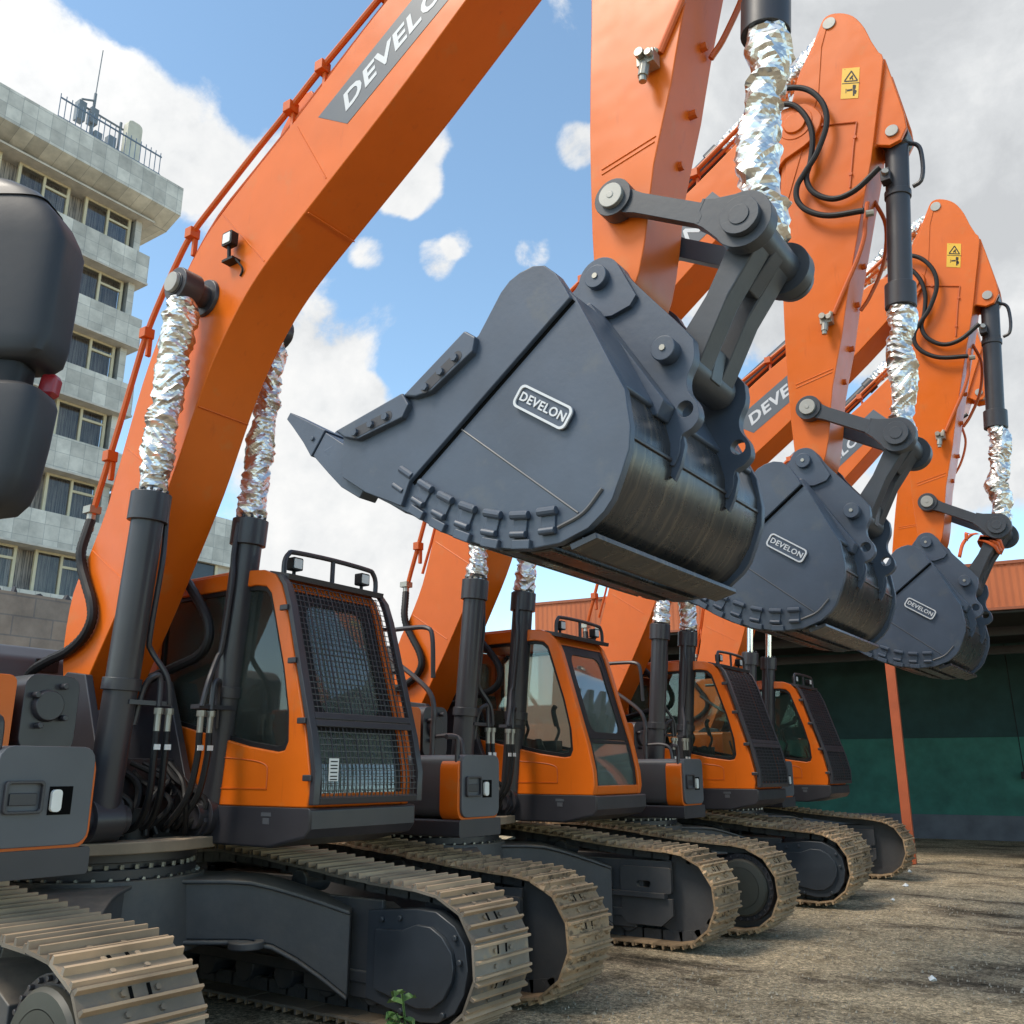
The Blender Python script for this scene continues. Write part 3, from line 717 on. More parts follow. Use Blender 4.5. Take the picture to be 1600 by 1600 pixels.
def boom_cylinder(par, s, seed, bare=False):
    y = s*.43
    foot, top = Vector((.62, y, 1.36)), Vector((.92, y, 5.06)); d = (top-foot).normalized()
    col = foot+d*2.06
    def barrel(bm):
        cyl(bm, foot+d*.05, col, .108, n=28); cyl(bm, (foot.x, y-.10, foot.z), (foot.x, y+.10, foot.z), .135, n=24)
        cyl(bm, (foot.x, y-.17, foot.z), (foot.x, y+.17, foot.z), .09, n=20)
        cyl(bm, foot+d*.82, foot+d*.90, .125, n=28)
    b = link_mesh('boom_cylinder', ('bcyl', s), barrel, M['dark'], par, .005)
    def gland(bm):
        cyl(bm, col-d*.10, col+d*.10, .135, n=28)
        for i in range(10):
            a = 2*math.pi*i/10; q = col+d*.10+Vector((math.cos(a), math.sin(a), 0))*.105; cyl(bm, q, q+d*.022, .013, n=6)
    link_mesh('gland', ('bgland', s), gland, M['dark'], b, .006)
    def rod(bm): cyl(bm, col+d*.1, top-d*.08, .055, n=20)
    link_mesh('rod', ('brod', s), rod, M['chrome'], b)
    if not bare:
        def fo(bm):
            n = 7; pts = []; rnd = random.Random(seed)
            for i in range(n):
                t = i/(n-1); p = (col+d*.09).lerp(top-d*.09, t); pts.append(p+Vector((rnd.uniform(-.02, .02), rnd.uniform(-.015, .015), 0))*(1 if 0 < i < n-1 else 0))
            foil(bm, pts, .090, seed)
        link_mesh('foil_wrap', ('bfoil', seed), fo, M['foil'], b, flat=True, split=False)
    def eye(bm): cyl(bm, (top.x, y-.08, top.z), (top.x, y+.08, top.z), .13, n=24)
    link_mesh('rod_eye', ('beye', s), eye, M['dark'], b, .008)
    def pipe(bm):
        i = -s; yy = y+i*.13
        tube(bm, [col+Vector((.02, i*.12, .05)), col+Vector((.01, i*.135, -.2)), (.80, yy, 3.0), (.75, yy, 2.55), (.74, y+i*.16, 2.45), (.80, y+i*.26, 2.28), (.80, y+i*.30, 2.10)], .020, 8)
        tube(bm, [foot+d*.6+Vector((.05, i*.1, 0)), foot+d*.85+Vector((.06, i*.13, 0)), (.80, y+i*.17, 2.28), (.80, y+i*.21, 2.26), (.80, y+i*.22, 2.08)], .020, 8)
        box(bm, .70, .80, min(y, y+i*.32), max(y, y+i*.32), 2.085, 2.115)
    link_mesh('cylinder_pipe', ('bpipe', s), pipe, M['dark'], b)
    def fits(bm):
        i = -s
        for q in (.22, .30):
            yy = y+i*q; cyl(bm, (.80, yy, 2.07), (.80, yy, 2.03), .032, n=8); cyl(bm, (.80, yy, 2.03), (.80, yy, 1.92), .022, n=10)
    link_mesh('hose_coupling', ('bfit', s), fits, M['bright'], b)
    def hoses(bm):
        i = -s
        for q in (.22, .30):
            yy = y+i*q; tube(bm, [(.80, yy, 1.92), (.80, yy, 1.75), (.76, yy+i*.02, 1.5), (.62, yy+i*.05, 1.32), (.5, yy, 1.28)], .023, 8)
    link_mesh('lower_hose', ('bhos', s), hoses, M['black'], b)
    link_mesh('hose_tag', ('btag', s), lambda bm: [box(bm, .82, .83, y-s*q-.022, y-s*q+.022, 1.80, 1.835) for q in (.22, .30)], M['whitepaper'], b)

def arm_parts(par, T, seed, T2=None, tool=True, TB=None):
    TB = TB or T
    def P(name, key, fn, mat, bevel=0, **k):
        o = link_mesh(name, key, fn, mat, par, bevel, **k); (k.get('tt') or T)(o); return o
    a = P('arm', 'arm', lambda bm: prism(bm, ARM, -.195, .195), M['orange'], .012)
    def C(name, key, fn, mat, bevel=0, **k): return link_mesh(name, key, fn, mat, a, bevel, **k)
    def side(bm):
        # doubler plates on the side, weld lines and ears
        for s in (-1, 1):
            tube(bm, [(4.10, s*.196, 4.90), (4.43, s*.196, 4.97)], .005, 5, smooth=False); tube(bm, [(4.10, s*.196, 4.87), (4.42, s*.196, 4.94)], .005, 5, smooth=False)
            pts = [(4.60,8.33),(4.68,8.47),(4.78,8.46),(4.9,8.36),(5.02,8.1),(5.09,7.82),(4.99,7.3),(4.89,6.84)]
            prism(bm, [(4.14,6.6),(4.20,7.2),(4.33,7.78),(4.6,8.32),(4.72,8.47),(4.62,8.18),(4.55,7.7)], s*.195, s*.203)
            cyl(bm, (4.32, s*.195, 7.45), (4.32, s*.242, 7.45), .17, .16, 28); cyl(bm, (4.32, s*.24, 7.45), (4.32, s*.262, 7.45), .11, .10, 28)
    C('side_plate', 'armside', side, M['orange'], .005)
    def lug(bm):
        for s in (-1, 1): prism(bm, [(4.98,7.86),(5.14,7.82),(5.19,7.5),(5.235,7.2),(5.24,7.05),(5.18,6.95),(5.08,6.93),(4.98,6.98),(4.90,6.93),(4.85,6.6)], s*.11, s*.155)
    C('cylinder_bracket', 'armlug', lug, M['orange'], .01)
    def pins(bm):
        cyl(bm, (5.12, -.175, 7.06), (5.12, .175, 7.06), .055, n=20); cyl(bm, (4.71, -.21, 8.40), (4.71, .21, 8.40), .06, n=20)
    C('pin_cap', 'armpins', pins, M['pin'], .004)
    def warn(bm):
        prism(bm, [(4.78,7.86),(4.93,7.80),(4.885,7.49),(4.735,7.55)], -.1985, -.1955)
    wlab = C('warning_label', 'armwarn', warn, M['yellow'])
    def warnsym(bm):
        f = lambda u, v: (4.785+.15*u-.045*(v)*1.0+(.0), 7.855-.06*u-.315*v)
        def poly(L, y): prism(bm, [f(u, v) for u, v in L], y, y-.001)
        def bar(p, q, w):
            p, q = Vector(p), Vector(q); d = (q-p).normalized(); n = Vector((-d.y, d.x))*w; poly([p+n, q+n, q-n, p-n], -.1988)
        bar((0, .49), (1, .49), .012); bar((.5, .10), (.12, .42), .03); bar((.5, .10), (.88, .42), .03); bar((.12, .42), (.88, .42), .02)
        bar((.42, .36), (.6, .25), .035); bar((.5, .27), (.62, .38), .03); bar((.12, .03), (.12, .04), .02)
        bar((.3, .72), (.62, .70), .03); bar((.62, .60), (.80, .62), .06); bar((.66, .72), (.84, .80), .06); bar((.7, .66), (.7, .9), .05); bar((.25, .66), (.25, .80), .02)
    link_mesh('warning_symbol', 'armwarns', warnsym, M['black'], wlab, flat=True)
    def pipe(bm):
        y = -.205
        tube(bm, [(4.86, y, 6.42), (4.82, y, 6.22), (4.80, y, 6.10), (4.73, y, 5.92), (4.60, y, 5.68), (4.48, y, 5.46)], .020, 8)
        tube(bm, [(4.86, .1, 6.6), (4.92, .15, 6.35), (4.86, .16, 6.0), (4.72, .15, 5.72), (4.63, .14, 5.60)], .018, 8)
        for x, z in ((4.70, 5.97), (4.61, 5.62), (4.525, 5.22), (4.43, 4.93)): cyl(bm, (x-.01, .06, z), (x+.035, .06, z), .025, n=10); cyl(bm, (x-.01, -.03, z-.14), (x+.03, -.03, z-.14), .018, n=8) if False else None
    C('arm_pipe', 'armpipe', pipe, M['orange_pipe'])
    def valve(bm):
        y = -.25; c = Vector((4.43, y, 5.40))
        obox(bm, c, (1,0,0), (0,1,0), (0,0,1), .05, .04, .04); cyl(bm, c+Vector((-.02, -.03, .02)), c+Vector((-.02, -.075, .02)), .028, n=10); cyl(bm, c+Vector((.03, -.03, .0)), c+Vector((.03, -.07, 0)), .022, n=10)
        cyl(bm, c+Vector((-.01, -.02, -.03)), c+Vector((-.02, -.03, -.11)), .030, n=8); cyl(bm, c+Vector((-.02, -.03, -.10)), c+Vector((-.022, -.03, -.14)), .022, n=8); cyl(bm, c+Vector((.0, .03, .03)), c+Vector((.04, .03, .08)), .02, n=8)
    C('hydraulic_valve', 'armvalve', valve, M['bright'], .003)
    def hoses(bm):
        y = -.27
        tube(bm, [(x, y-.02, z) for x, z in [(4.05,7.85),(4.29,7.82),(4.48,7.71),(4.60,7.50),(4.61,7.27),(4.50,7.02),(4.38,6.87),(4.30,6.76),(4.29,6.62),(4.37,6.48),(4.55,6.36),(4.84,6.30)]], .026, 10)
        tube(bm, [(x, y+.01, z) for x, z in [(4.1,7.72),(4.31,7.65),(4.43,7.46),(4.47,7.23),(4.43,6.98),(4.38,6.83),(4.43,6.66),(4.59,6.53),(4.78,6.54),(5.00,6.68)]], .026, 10)
    C('hydraulic_hose', 'armhose', hoses, M['black'])
    def grease(bm):
        y = -.203
        tube(bm, [(4.38,y,7.40),(4.64,y,7.32),(4.85,y,7.25)], .007, 6, smooth=False); tube(bm, [(4.85,y,7.25),(4.80,y,7.02),(4.73,y,6.62)], .007, 6, smooth=False)
        for x, z in ((4.55,7.35),(4.82,7.1),(4.75,6.75)): cyl(bm, (x, y-.012, z), (x, y+.01, z), .016, n=8)
    C('grease_line', 'armgrease', grease, M['orange_pipe'])
    if not tool: return
    # bucket cylinder
    f0, f1 = Vector((5.12, 0, 7.05)), Vector((4.885, 0, 4.26)); d = (f1-f0).normalized(); e = f0+d*1.55
    def bar(bm):
        cyl(bm, f0+d*.02, e, .100, n=28); cyl(bm, (5.12, -.10, 7.06), (5.12, .10, 7.06), .12, n=24); cyl(bm, e-d*.16, e+d*.05, .128, n=28)
        tube(bm, [(5.22,.02,7.0),(5.27,.02,6.97),(5.30,.02,6.9),(5.30,.02,6.72),(5.27,.02,6.60),(5.20,.02,6.57)], .020, 8, sub=3)
        cyl(bm, f0+d*.5, f0+d*.56, .112, n=28); box(bm, 4.98, 5.06, -.17, -.07, 6.6, 6.72)
    c = P('bucket_cylinder', 'kcyl', bar, M['dark'], .005)
    def kf(bm):
        rnd = random.Random(seed); pts = []
        for i in range(8):
            t = i/7; p = (e+d*.03).lerp(f1-d*.0, t); k = 0 if i in (0, 7) else 1
            pts.append(p+Vector((rnd.uniform(-.03, .04), rnd.uniform(-.02, .02), 0))*k)
        foil(bm, pts, .095, seed)
    link_mesh('foil_wrap', ('kfoil', seed), kf, M['foil'], c, flat=True, split=False)
    link_mesh('hose_fitting', 'kfit', lambda bm: [cyl(bm, (5.0, -.12, 6.66), (5.03, -.19, 6.68), .03, n=8), cyl(bm, (4.84, -.23, 6.30), (4.90, -.21, 6.30), .03, n=8)], M['bright'], c)
    # rocker links and H link
    def rock(bm, s):
        for (p, q) in (((4.38-.02, 4.56), (5.04, 4.17)),):
            y0, y1 = s*.225, s*.30
            prism(bm, capsule(p, q, .105, .165), y0, y1)
    RK = (4.385, 4.53)
    def rk(s):
        def f(bm):
            a_ = math.atan2(4.14-RK[1], 5.065-RK[0]); u = Vector((math.cos(a_), math.sin(a_))); n = Vector((-u.y, u.x))
            def pt(k, w): q = Vector(RK)+u*k+n*w; return (q.x, q.y)
            prism(bm, circ(RK[0], RK[1], .105, 24), s*.21, s*.30)
            prism(bm, [pt(.06,.068), pt(.16,.054), pt(.62,.054), pt(.62,-.054), pt(.16,-.054), pt(.06,-.068)], s*.225, s*.285)
            pts = circ(5.065, 4.14, .142, 22, math.degrees(a_)-128, math.degrees(a_)+128)+[pt(.60,.075), pt(.545,.064), pt(.545,-.064), pt(.60,-.075)]
            prism(bm, pts, s*.228, s*.312); prism(bm, [pt(.535,.064), pt(.55,.064), pt(.55,.0), pt(.572,-.02), pt(.572,-.06), pt(.558,-.062), pt(.558,-.026), pt(.535,-.004)], s*.30, s*.3135)
            prism(bm, circ(5.065, 4.14, .095, 24), s*.315, s*.352); prism(bm, circ(5.065, 4.14, .05, 20), s*.352, s*.358)
        return f
    k1 = link_mesh('rocker_link', ('rock', -1), rk(-1), M['link'], par, .008); TB(k1)
    k2 = link_mesh('rocker_link', ('rock', 1), rk(1), M['link'], par, .008); TB(k2)
    pc = link_mesh('link_pin', 'rockpin', lambda bm: [cyl(bm, (RK[0], -.325, RK[1]), (RK[0], .325, RK[1]), .068, n=24), cyl(bm, (RK[0], -.329, RK[1]), (RK[0], -.32, RK[1]), .02, n=10)], M['pin'], par, .005); TB(pc)
    def hl(bm):
        A, B = Vector((5.065, 0, 4.14)), Vector((4.68, 0, 3.55)); u = (B-A).normalized(); n = Vector((-u.z, 0, u.x))
        cyl(bm, (5.065, -.226, 4.14), (5.065, .40, 4.14), .090, n=28); cyl(bm, (5.065, .36, 4.14), (5.065, .42, 4.14), .118, .105, 28)
        cyl(bm, (4.68, -.25, 3.55), (4.68, .25, 3.55), .092, n=28)
        for y0, y1 in ((-.205, -.06), (.06, .205)):
            L = [A+n*.075+u*.04, A-n*.075+u*.04, (A+B)/2-n*.055, B-n*.085-u*.02, B+n*.085-u*.02, (A+B)/2+n*.055]
            prism(bm, [(p.x, p.z) for p in L], y0, y1)
        L = [A+n*.09, A-n*.09, A-n*.06+u*.24, A+n*.06+u*.24]; prism(bm, [(p.x, p.z) for p in L], -.06, .06)
        L = [B+n*.1, B-n*.1, B-n*.05-u*.16, B+n*.05-u*.16]; prism(bm, [(p.x, p.z) for p in L], -.06, .06)
    h = link_mesh('bucket_link', 'hlink', hl, M['link'], par, .01); TB(h)

def arm_cylinder(par, T, tip, key, seed):
    f0 = Vector((1.72, 0, 6.47)); f1 = Vector((tip[0], 0, tip[1])); d = (f1-f0).normalized(); L = (f1-f0).length; e = f0+d*(L*.60)
    b = link_mesh('arm_cylinder', ('acyl', key), lambda bm: (cyl(bm, f0, e, .095, n=24), cyl(bm, e-d*.15, e, .118, n=24), cyl(bm, (f0.x, -.1, f0.z), (f0.x, .1, f0.z), .11, n=24)), M['dark'], par, .005); T(b)
    link_mesh('foil_wrap', ('afoil', key), lambda bm: foil(bm, [e.lerp(f1, i/5)+Vector((0, 0, .02*math.sin(i*2.2))) for i in range(6)], .095, seed), M['foil'], b, flat=True, split=False)

def bucket_parts(par, T):
    W = .78
    def P(name, key, fn, mat, bevel=0, **k):
        o = link_mesh(name, key, fn, mat, par, bevel, **k); T(o); return o
    def shell(bm):
        n = len(SHELL); ins = []
        for i, (x, z) in enumerate(SHELL):
            a = Vector(SHELL[max(0, i-1)]); b = Vector(SHELL[min(n-1, i+1)]); t = (b-a).normalized(); ins.append((x-t.y*.03, z+t.x*.03))
        poly = SHELL+ins[::-1]
        prism(bm, poly, -W+.015, W-.015)
    b = P('bucket', 'bshell', shell, M['bucketback'], .003)
    def C(name, key, fn, mat, bevel=0, **k): return link_mesh(name, key, fn, mat, b, bevel, **k)
    for s in (-1, 1):
        C('side_plate', ('bside', s), lambda bm, s=s: (prism(bm, PLATE, s*W, s*(W-.045)), prism(bm, PLATE[:11]+[(4.425,3.715),(3.50,3.015),(3.45,2.90),(3.21,3.01),(3.04,3.12)], s*(W+.026), s*(W-.002))), M['grey'], .006)
    C('plate_edge_shade', 'bplateshade', lambda bm: [prism(bm, [(4.425,3.715),(4.437,3.70),(3.513,3.000),(3.50,3.015)], s*(W+.0015), s*(W-.002)) for s in (-1, 1)], M['shade_black'])  # dark strip painted as the shadow line of the raised plate
    def edge(bm):
        # cutting edge and adapters' seat
        prism(bm, [(2.86,3.31),(3.06,3.13),(3.12,3.17),(2.93,3.33)], -W, W)
    C('cutting_edge', 'bedge', edge, M['grey'], .006)
    def top(bm):
        prism(bm, [(4.12,3.87),(4.22,3.915),(4.38,3.79),(4.50,3.59),(4.655,3.25),(4.60,3.24),(4.44,3.56),(4.36,3.69)], -W+.04, W-.04)
    C('top_beam', 'btop', top, M['grey'], .02)
    def seams(bm):
        prism(bm, [(4.64,3.035),(4.671,3.035),(4.670,3.018),(4.64,3.018)], -W+.05, W-.05)
    C('back_strip', 'bseam', seams, M['dark'], .004)
    for s in (-1, 1):
        def ear(bm, s=s):
            plate_hole(bm, EAR, [circ(4.745, 3.255, .04, 16)], s*.285, s*.345)
            dbl = circ(4.335, 4.035, .118, 16, 20, 200)+[(4.21, 3.90), (4.30, 3.83), (4.40, 3.815), (4.50, 3.84), (4.535, 3.885)]
            prism(bm, dbl, s*.345, s*.375)
            prism(bm, [(4.60,3.12),(4.72,3.16),(4.73,3.09),(4.705,3.0),(4.668,2.93),(4.62,3.0)], s*.30, s*.33)
        C('hanger_ear', ('bear', s), ear, M['grey'], .008)
    def gus(bm):
        for s in (-1, 1): prism(bm, [(4.26,3.86),(4.33,3.87),(4.70,3.27),(4.66,3.20),(4.60,3.22)], s*.345, s*.47)
    C('gusset', 'bgus', gus, M['grey'], .012)
    def pins(bm):
        for x, z in ((4.335, 4.035), (4.68, 3.55)):
            cyl(bm, (x, -.415, z), (x, .415, z), .062, n=24)
    C('pin', 'bpin', pins, M['grey'], .005)
    C('pin_bolt', 'bpinb', lambda bm: [cyl(bm, (x, -.422, z), (x, -.41, z), .015, n=8) for x, z in ((4.335, 4.035), (4.68, 3.55))], M['bright'])
    # teeth
    for i in range(5):
        y = -W+.075+i*(2*W-.15)/4
        def tooth(bm):
            ax = Vector((-.80, 0, .60)).normalized(); up = Vector((.60, 0, .80)).normalized(); Y = Vector((0, 1, 0)); o = Vector((3.06, y, 3.18))
            def loft(secs):
                rings = []
                for s_, h0, h1, w in secs:
                    c = o+ax*s_
                    rings.append([bm.verts.new(c+up*h0+Y*-w), bm.verts.new(c+up*h0+Y*w), bm.verts.new(c+up*h1+Y*w), bm.verts.new(c+up*h1+Y*-w)])
                for a_, b_ in zip(rings, rings[1:]):
                    for k in range(4): bm.faces.new((a_[k], a_[(k+1) % 4], b_[(k+1) % 4], b_[k]))
                bm.faces.new(rings[0]); bm.faces.new(rings[-1][::-1])
            loft([(-.16, -.10, -.02, .06), (-.02, -.11, .07, .078), (.12, -.095, .08, .078), (.30, -.075, .07, .068)])
            loft([(.305, -.085, .08, .075), (.42, -.052, .066, .07), (.58, -.02, .046, .062), (.66, -.008, .036, .056)])
            cyl(bm, o+ax*.36-Y*.085, o+ax*.36+Y*.085, .014, n=8)
        C('bucket_tooth', ('btooth', i), tooth, M['grey'], .012)
    # bolt-on side cutters
    for s in (-1, 1):
        for k, (p, q) in enumerate((((3.02,3.365),(3.47,3.45)), ((3.485,3.455),(3.865,3.68)))):
            def cut(bm):
                P_, Q_ = Vector((p[0], 0, p[1])), Vector((q[0], 0, q[1])); u = (Q_-P_).normalized(); n = Vector((u.z, 0, -u.x)); L = (Q_-P_).length
                pts = [P_-u*.015-n*.01, Q_+u*.0-n*.025, Q_+u*.03+n*.05, Q_-u*.02+n*.105, P_+u*.13+n*.10, P_+u*.04+n*.05]
                prism(bm, [(v.x, v.z) for v in pts], s*(W+.012), s*(W+.062))
            c = C('side_cutter', ('bcut', s, k), cut, M['grey'], .01)
            def rec(bm):
                P_, Q_ = Vector((p[0], 0, p[1])), Vector((q[0], 0, q[1])); u = (Q_-P_).normalized(); n = Vector((u.z, 0, -u.x)); L = (Q_-P_).length
                m = (P_+Q_)/2+n*.062+u*.02
                def pt(a, c_): v = m+u*a+n*c_; return (v.x, v.z)
                prism(bm, [pt(a, c_) for a, c_ in rrect(-.15, .13, -.027, .027, .026)], s*(W+.0615), s*(W+.0635))
            link_mesh('bolt_slot', ('bcutr', s, k), rec, M['dark'], b)
            def bol(bm):
                P_, Q_ = Vector((p[0], 0, p[1])), Vector((q[0], 0, q[1])); u = (Q_-P_).normalized(); n = Vector((u.z, 0, -u.x)); m = (P_+Q_)/2+n*.062+u*.01
                for a in (-.11, .0, .10): v = m+u*a; cyl(bm, (v.x, s*(W+.062), v.z), (v.x, s*(W+.08), v.z), .02, n=6)
            link_mesh('cutter_bolt', ('bcutb', s, k), bol, M['grey'], b)
    # wear blocks along the heel
    heel = [(3.46,3.045),(3.585,2.955),(3.71,2.875),(3.845,2.805),(3.99,2.75),(4.14,2.72),(4.285,2.715)]
    for s in (-1, 1):
        for i, (x, z) in enumerate(heel):
            a = Vector(heel[max(0, i-1)]); c = Vector(heel[min(6, i+1)]); t = (c-a).normalized(); T3 = Vector((t.x, 0, t.y)); Nn = Vector((-t.y, 0, t.x)); Y = Vector((0, 1, 0))
            o = Vector((x, s*W, z))
            def wb(bm):
                cyl(bm, o+T3*-.047+Nn*.026+Y*s*.020, o+T3*.047+Nn*.026+Y*s*.020, .020, n=10)
                obox(bm, o-Nn*.018+Y*s*.004, T3, Y, Nn, .036, .008, .030)
                cyl(bm, o+T3*-.040-Nn*.060+Y*s*.018, o+T3*.040-Nn*.060+Y*s*.018, .017, n=8)
            C('wear_block', ('bwear', s, i), wb, M['grey'], .004)
            if i < 6:
                def rimb(bm): obox(bm, o-Nn*.105+T3*.02+Y*s*-.005, T3, Y, Nn, .048, .030, .022)
                C('heel_shroud', ('bheel', s, i), rimb, M['grey'], .006)
    def strips(bm):
        for (x, z), (x2, z2) in zip(heel, heel[1:]+[(4.42, 2.73)]):
            a, c = Vector((x, 0, z)), Vector((x2, 0, z2)); t = (c-a).normalized(); n = Vector((-t.z, 0, t.x)); m = (a+c)/2-n*.118
            obox(bm, m, t, (0, 1, 0), n, .055, W-.05, .014)
        prism(bm, [(4.37,2.59),(4.50,2.625),(4.505,2.60),(4.38,2.565)], -W+.02, W-.02)
    C('wear_strip', 'bstrip', strips, M['bucketback'], .004)
    # weld bead and name badge on the side plate
    C('weld_bead', 'bbead', lambda bm: [tube(bm, [(3.80, s*(W+.002), 3.225), (4.43, s*(W+.002), 2.715)], .0045, 5, smooth=False) for s in (-1, 1)]+[tube(bm, [(4.33, s*(W+.004), 2.665), (4.455, s*(W+.004), 2.71), (4.55, s*(W+.004), 2.80)], .008, 5) for s in (-1, 1)], M['panel'])
    ang = R(-34.5); c0 = (4.268, -W-.004, 3.225)
    def badge(bm):
        mt = plane_xz(c0, ang)
        plate_hole(bm, rrect(-.165, .165, -.056, .056, .03), [], 0, .012, fn=lambda a, y, c: mt @ Vector((a, c, y)))
    bd = C('name_badge', 'bbadge', badge, M['grey'], .003)
    def rim(bm):
        mt = plane_xz(c0, ang)
        plate_hole(bm, rrect(-.165, .165, -.056, .056, .03), [rrect(-.153, .153, -.045, .045, .022)], .012, .022, fn=lambda a, y, c: mt @ Vector((a, c, y)))
    link_mesh('badge_rim', 'bbrim', rim, M['white'], bd)
    link_mesh('badge_lettering', 'bbtext', lambda bm: text_into(bm, 'DEVELON', .058, .004, .0012, 0, plane_xz((c0[0], c0[1]-.014, c0[2]), ang, 1.06)), M['white'], bd, flat=True)

# ------------------------------------------------------------------ assemble one machine
def excavator(label, X, Y, guard, tracks, sprocket_front, boomT, armT, buckT, seeds, sheet=False, bare=False, mesh_pitch=.040, tool=True):
    root = thing('excavator', label, 'excavator', (X, Y, 0), 0, 'orange excavators parked side by side')
    P = lambda name, key, fn, mat, bevel=0, **k: link_mesh(name, key, fn, mat, root, bevel, **k)
    rz = 0 if sprocket_front else math.pi
    def turn(o):
        for q in SIB[o.name]: q.rotation_euler = (0, 0, rz)
        return o
    for side in (-1, 1):
        yc = side*1.30; muddy, sd = tracks[0 if side < 0 else 1]
        track(root, yc, muddy, 11+side*3+muddy*5+sd+seeds*7)
        tf = turn(P('track_frame', ('tf', side), lambda bm: build_trackframe(bm, yc), M['frame'], .01))
        turn(P('final_drive', ('sp', side), lambda bm: build_sprocket(bm, yc, side), M['dark'], .004))
        hubo = turn(P('drive_hub', ('hub', side), lambda bm: build_hub(bm, yc, side), M['green'], .004))
        turn(P('motor_cover', ('mc', side), lambda bm: build_motorcover(bm, yc, side), M['hub'], .012))
        turn(P('idler', ('id', side), lambda bm: build_idler(bm, yc), M['frame'], .008))
    P('undercarriage_frame', 'xf', build_xframe, M['frame'], .012)
    sr = P('slewing_ring', 'ring', build_ring, M['dark'], .006)
    link_mesh('ring_bolt', 'ringb', build_ringbolts, M['bright'], sr)
    P('deck', 'deck', build_deck, M['deck'], .01)
    P('swing_frame', 'mf', build_mainframe, M['dark'], .01)
    P('swivel_hoses', 'guts', build_guts, M['black'])
    tb = P('toolbox', 'tb', build_toolbox, M['panel'], .02)
    link_mesh('toolbox_trim', 'tbt', build_tooltrim, M['orange'], tb, .008)
    link_mesh('toolbox_handle', 'tbh', build_toolhandle, M['dark'], tb, .004)
    link_mesh('headlamp_recess_shade', 'tbr', lambda bm: box(bm, 1.572, 1.578, -1.325, -1.20, 1.45, 1.59), M['shade_black'], tb)  # flat black patch painted for the shade of a recess
    link_mesh('headlamp', 'tbl', lambda bm: prism(bm, rrect(-1.32, -1.265, 1.465, 1.575, .02), 1.578, 1.60, fn=lambda a, b, c: (b, a, c)), M['lens'], tb, .006)
    P('toolbox_base', 'tbb', lambda bm: prism(bm, rrect(-1.62, -1.06, 1.15, 1.285, .02), .35, 1.57, fn=lambda a, b, c: (b, a, c)), M['dark'], .015)
    P('engine_hood', 'hood', build_hood, M['panel'], .03); P('counterweight', 'cw', build_counterweight, M['panel'], .05, seg=3)
    link_mesh('hood_latch', 'hdl', lambda bm: box(bm, -.952, -.93, -.16, .02, 2.42, 2.52), M['black'], root)
    P('fuel_tank', 'tank', build_tank, M['orange'], .02); P('valve_box', 'vb', build_valvebox, M['dark'], .012)
    P('handrail', 'frail', build_frontrail, M['dark'])
    if not sheet: P('handrail', 'rails', build_rails, M['dark'])
    # cab
    cab = P('cab', 'cab', build_cabshell, M['orange'], .018, seg=3)
    K = lambda name, key, fn, mat, bevel=0, **k: link_mesh(name, key, fn, mat, cab, bevel, **k)
    K('cab_skirt', 'csk', build_cabskirt, M['dark'], .02); K('window_trim', 'ctr', build_cabtrim, M['black'], .004); K('panel_seam', 'cse', build_cabseam, M['orange_pipe'])
    K('side_window', 'cgl', build_sideglass, M['glass']); K('door_window', ('cgf', sheet, guard), build_farglass, M['bright_film'] if sheet or not guard else M['glass']); K('windscreen', 'cgw', build_frontglass, M['windscreen']); K('rear_window', 'cgr', build_rearglass, M['glass'])
    K('seat', 'cst', build_seat, M['seat'], .02); K('console', 'cco', build_console, M['interior'], .008)
    K('switch_panel', 'csw', build_switch, M['panel'])
    K('maker_plate', 'cmp', lambda bm: [box(bm, 1.20, 1.30, .3815, .384, 1.37, 1.395), box(bm, 1.22, 1.285, .3815, .384, 1.32, 1.36)], M['panel'])
    if sheet:
        K('sheet_marking', 'csm', build_sheetmark, M['black'])
    lb = K('light_bar', 'clb', build_lightbar, M['dark'], .003)
    for i, y in enumerate((.56, 1.27)):
        K('work_light', ('clm', i), lambda bm: build_lamp(bm, y), M['black'], .003); K('lamp_lens', ('cll', i), lambda bm: build_lamplens(bm, y), M['lens'])
    if guard:
        g = P('cab_guard', 'gf', build_guardframe, M['dark'], .006)
        link_mesh('guard_mesh', ('gm', mesh_pitch, guard), lambda bm: guard_mesh(bm, mesh_pitch, (.0026 if guard == 2 else .0045) if mesh_pitch > .035 else .0055), M['dark'], g)
        if guard == 2:
            link_mesh('paper_tag', 'ptag', lambda bm: box(bm, gx(1.68)+.004, gx(1.68)+.008, .49, .575, 1.60, 1.745), M['whitepaper'], g)
            def tl(bm):
                for z in (1.725, 1.70, 1.68, 1.655, 1.63, 1.61): box(bm, gx(1.68)+.008, gx(1.68)+.0095, .50, .563, z-.004, z+.004)
            link_mesh('tag_print', 'ptagp', tl, M['black'], g)
    # front attachment
    boom_parts(root, boomT, seeds)
    for s in (-1, 1): boom_cylinder(root, s, seeds*7+s, bare)
    arm_parts(root, armT, seeds*5+2, tool=tool, TB=buckT)
    arm_cylinder(root, boomT, (4.71, 8.40) if True else None, seeds, seeds*3+5)
    if tool: bucket_parts(root, buckT)
    return root

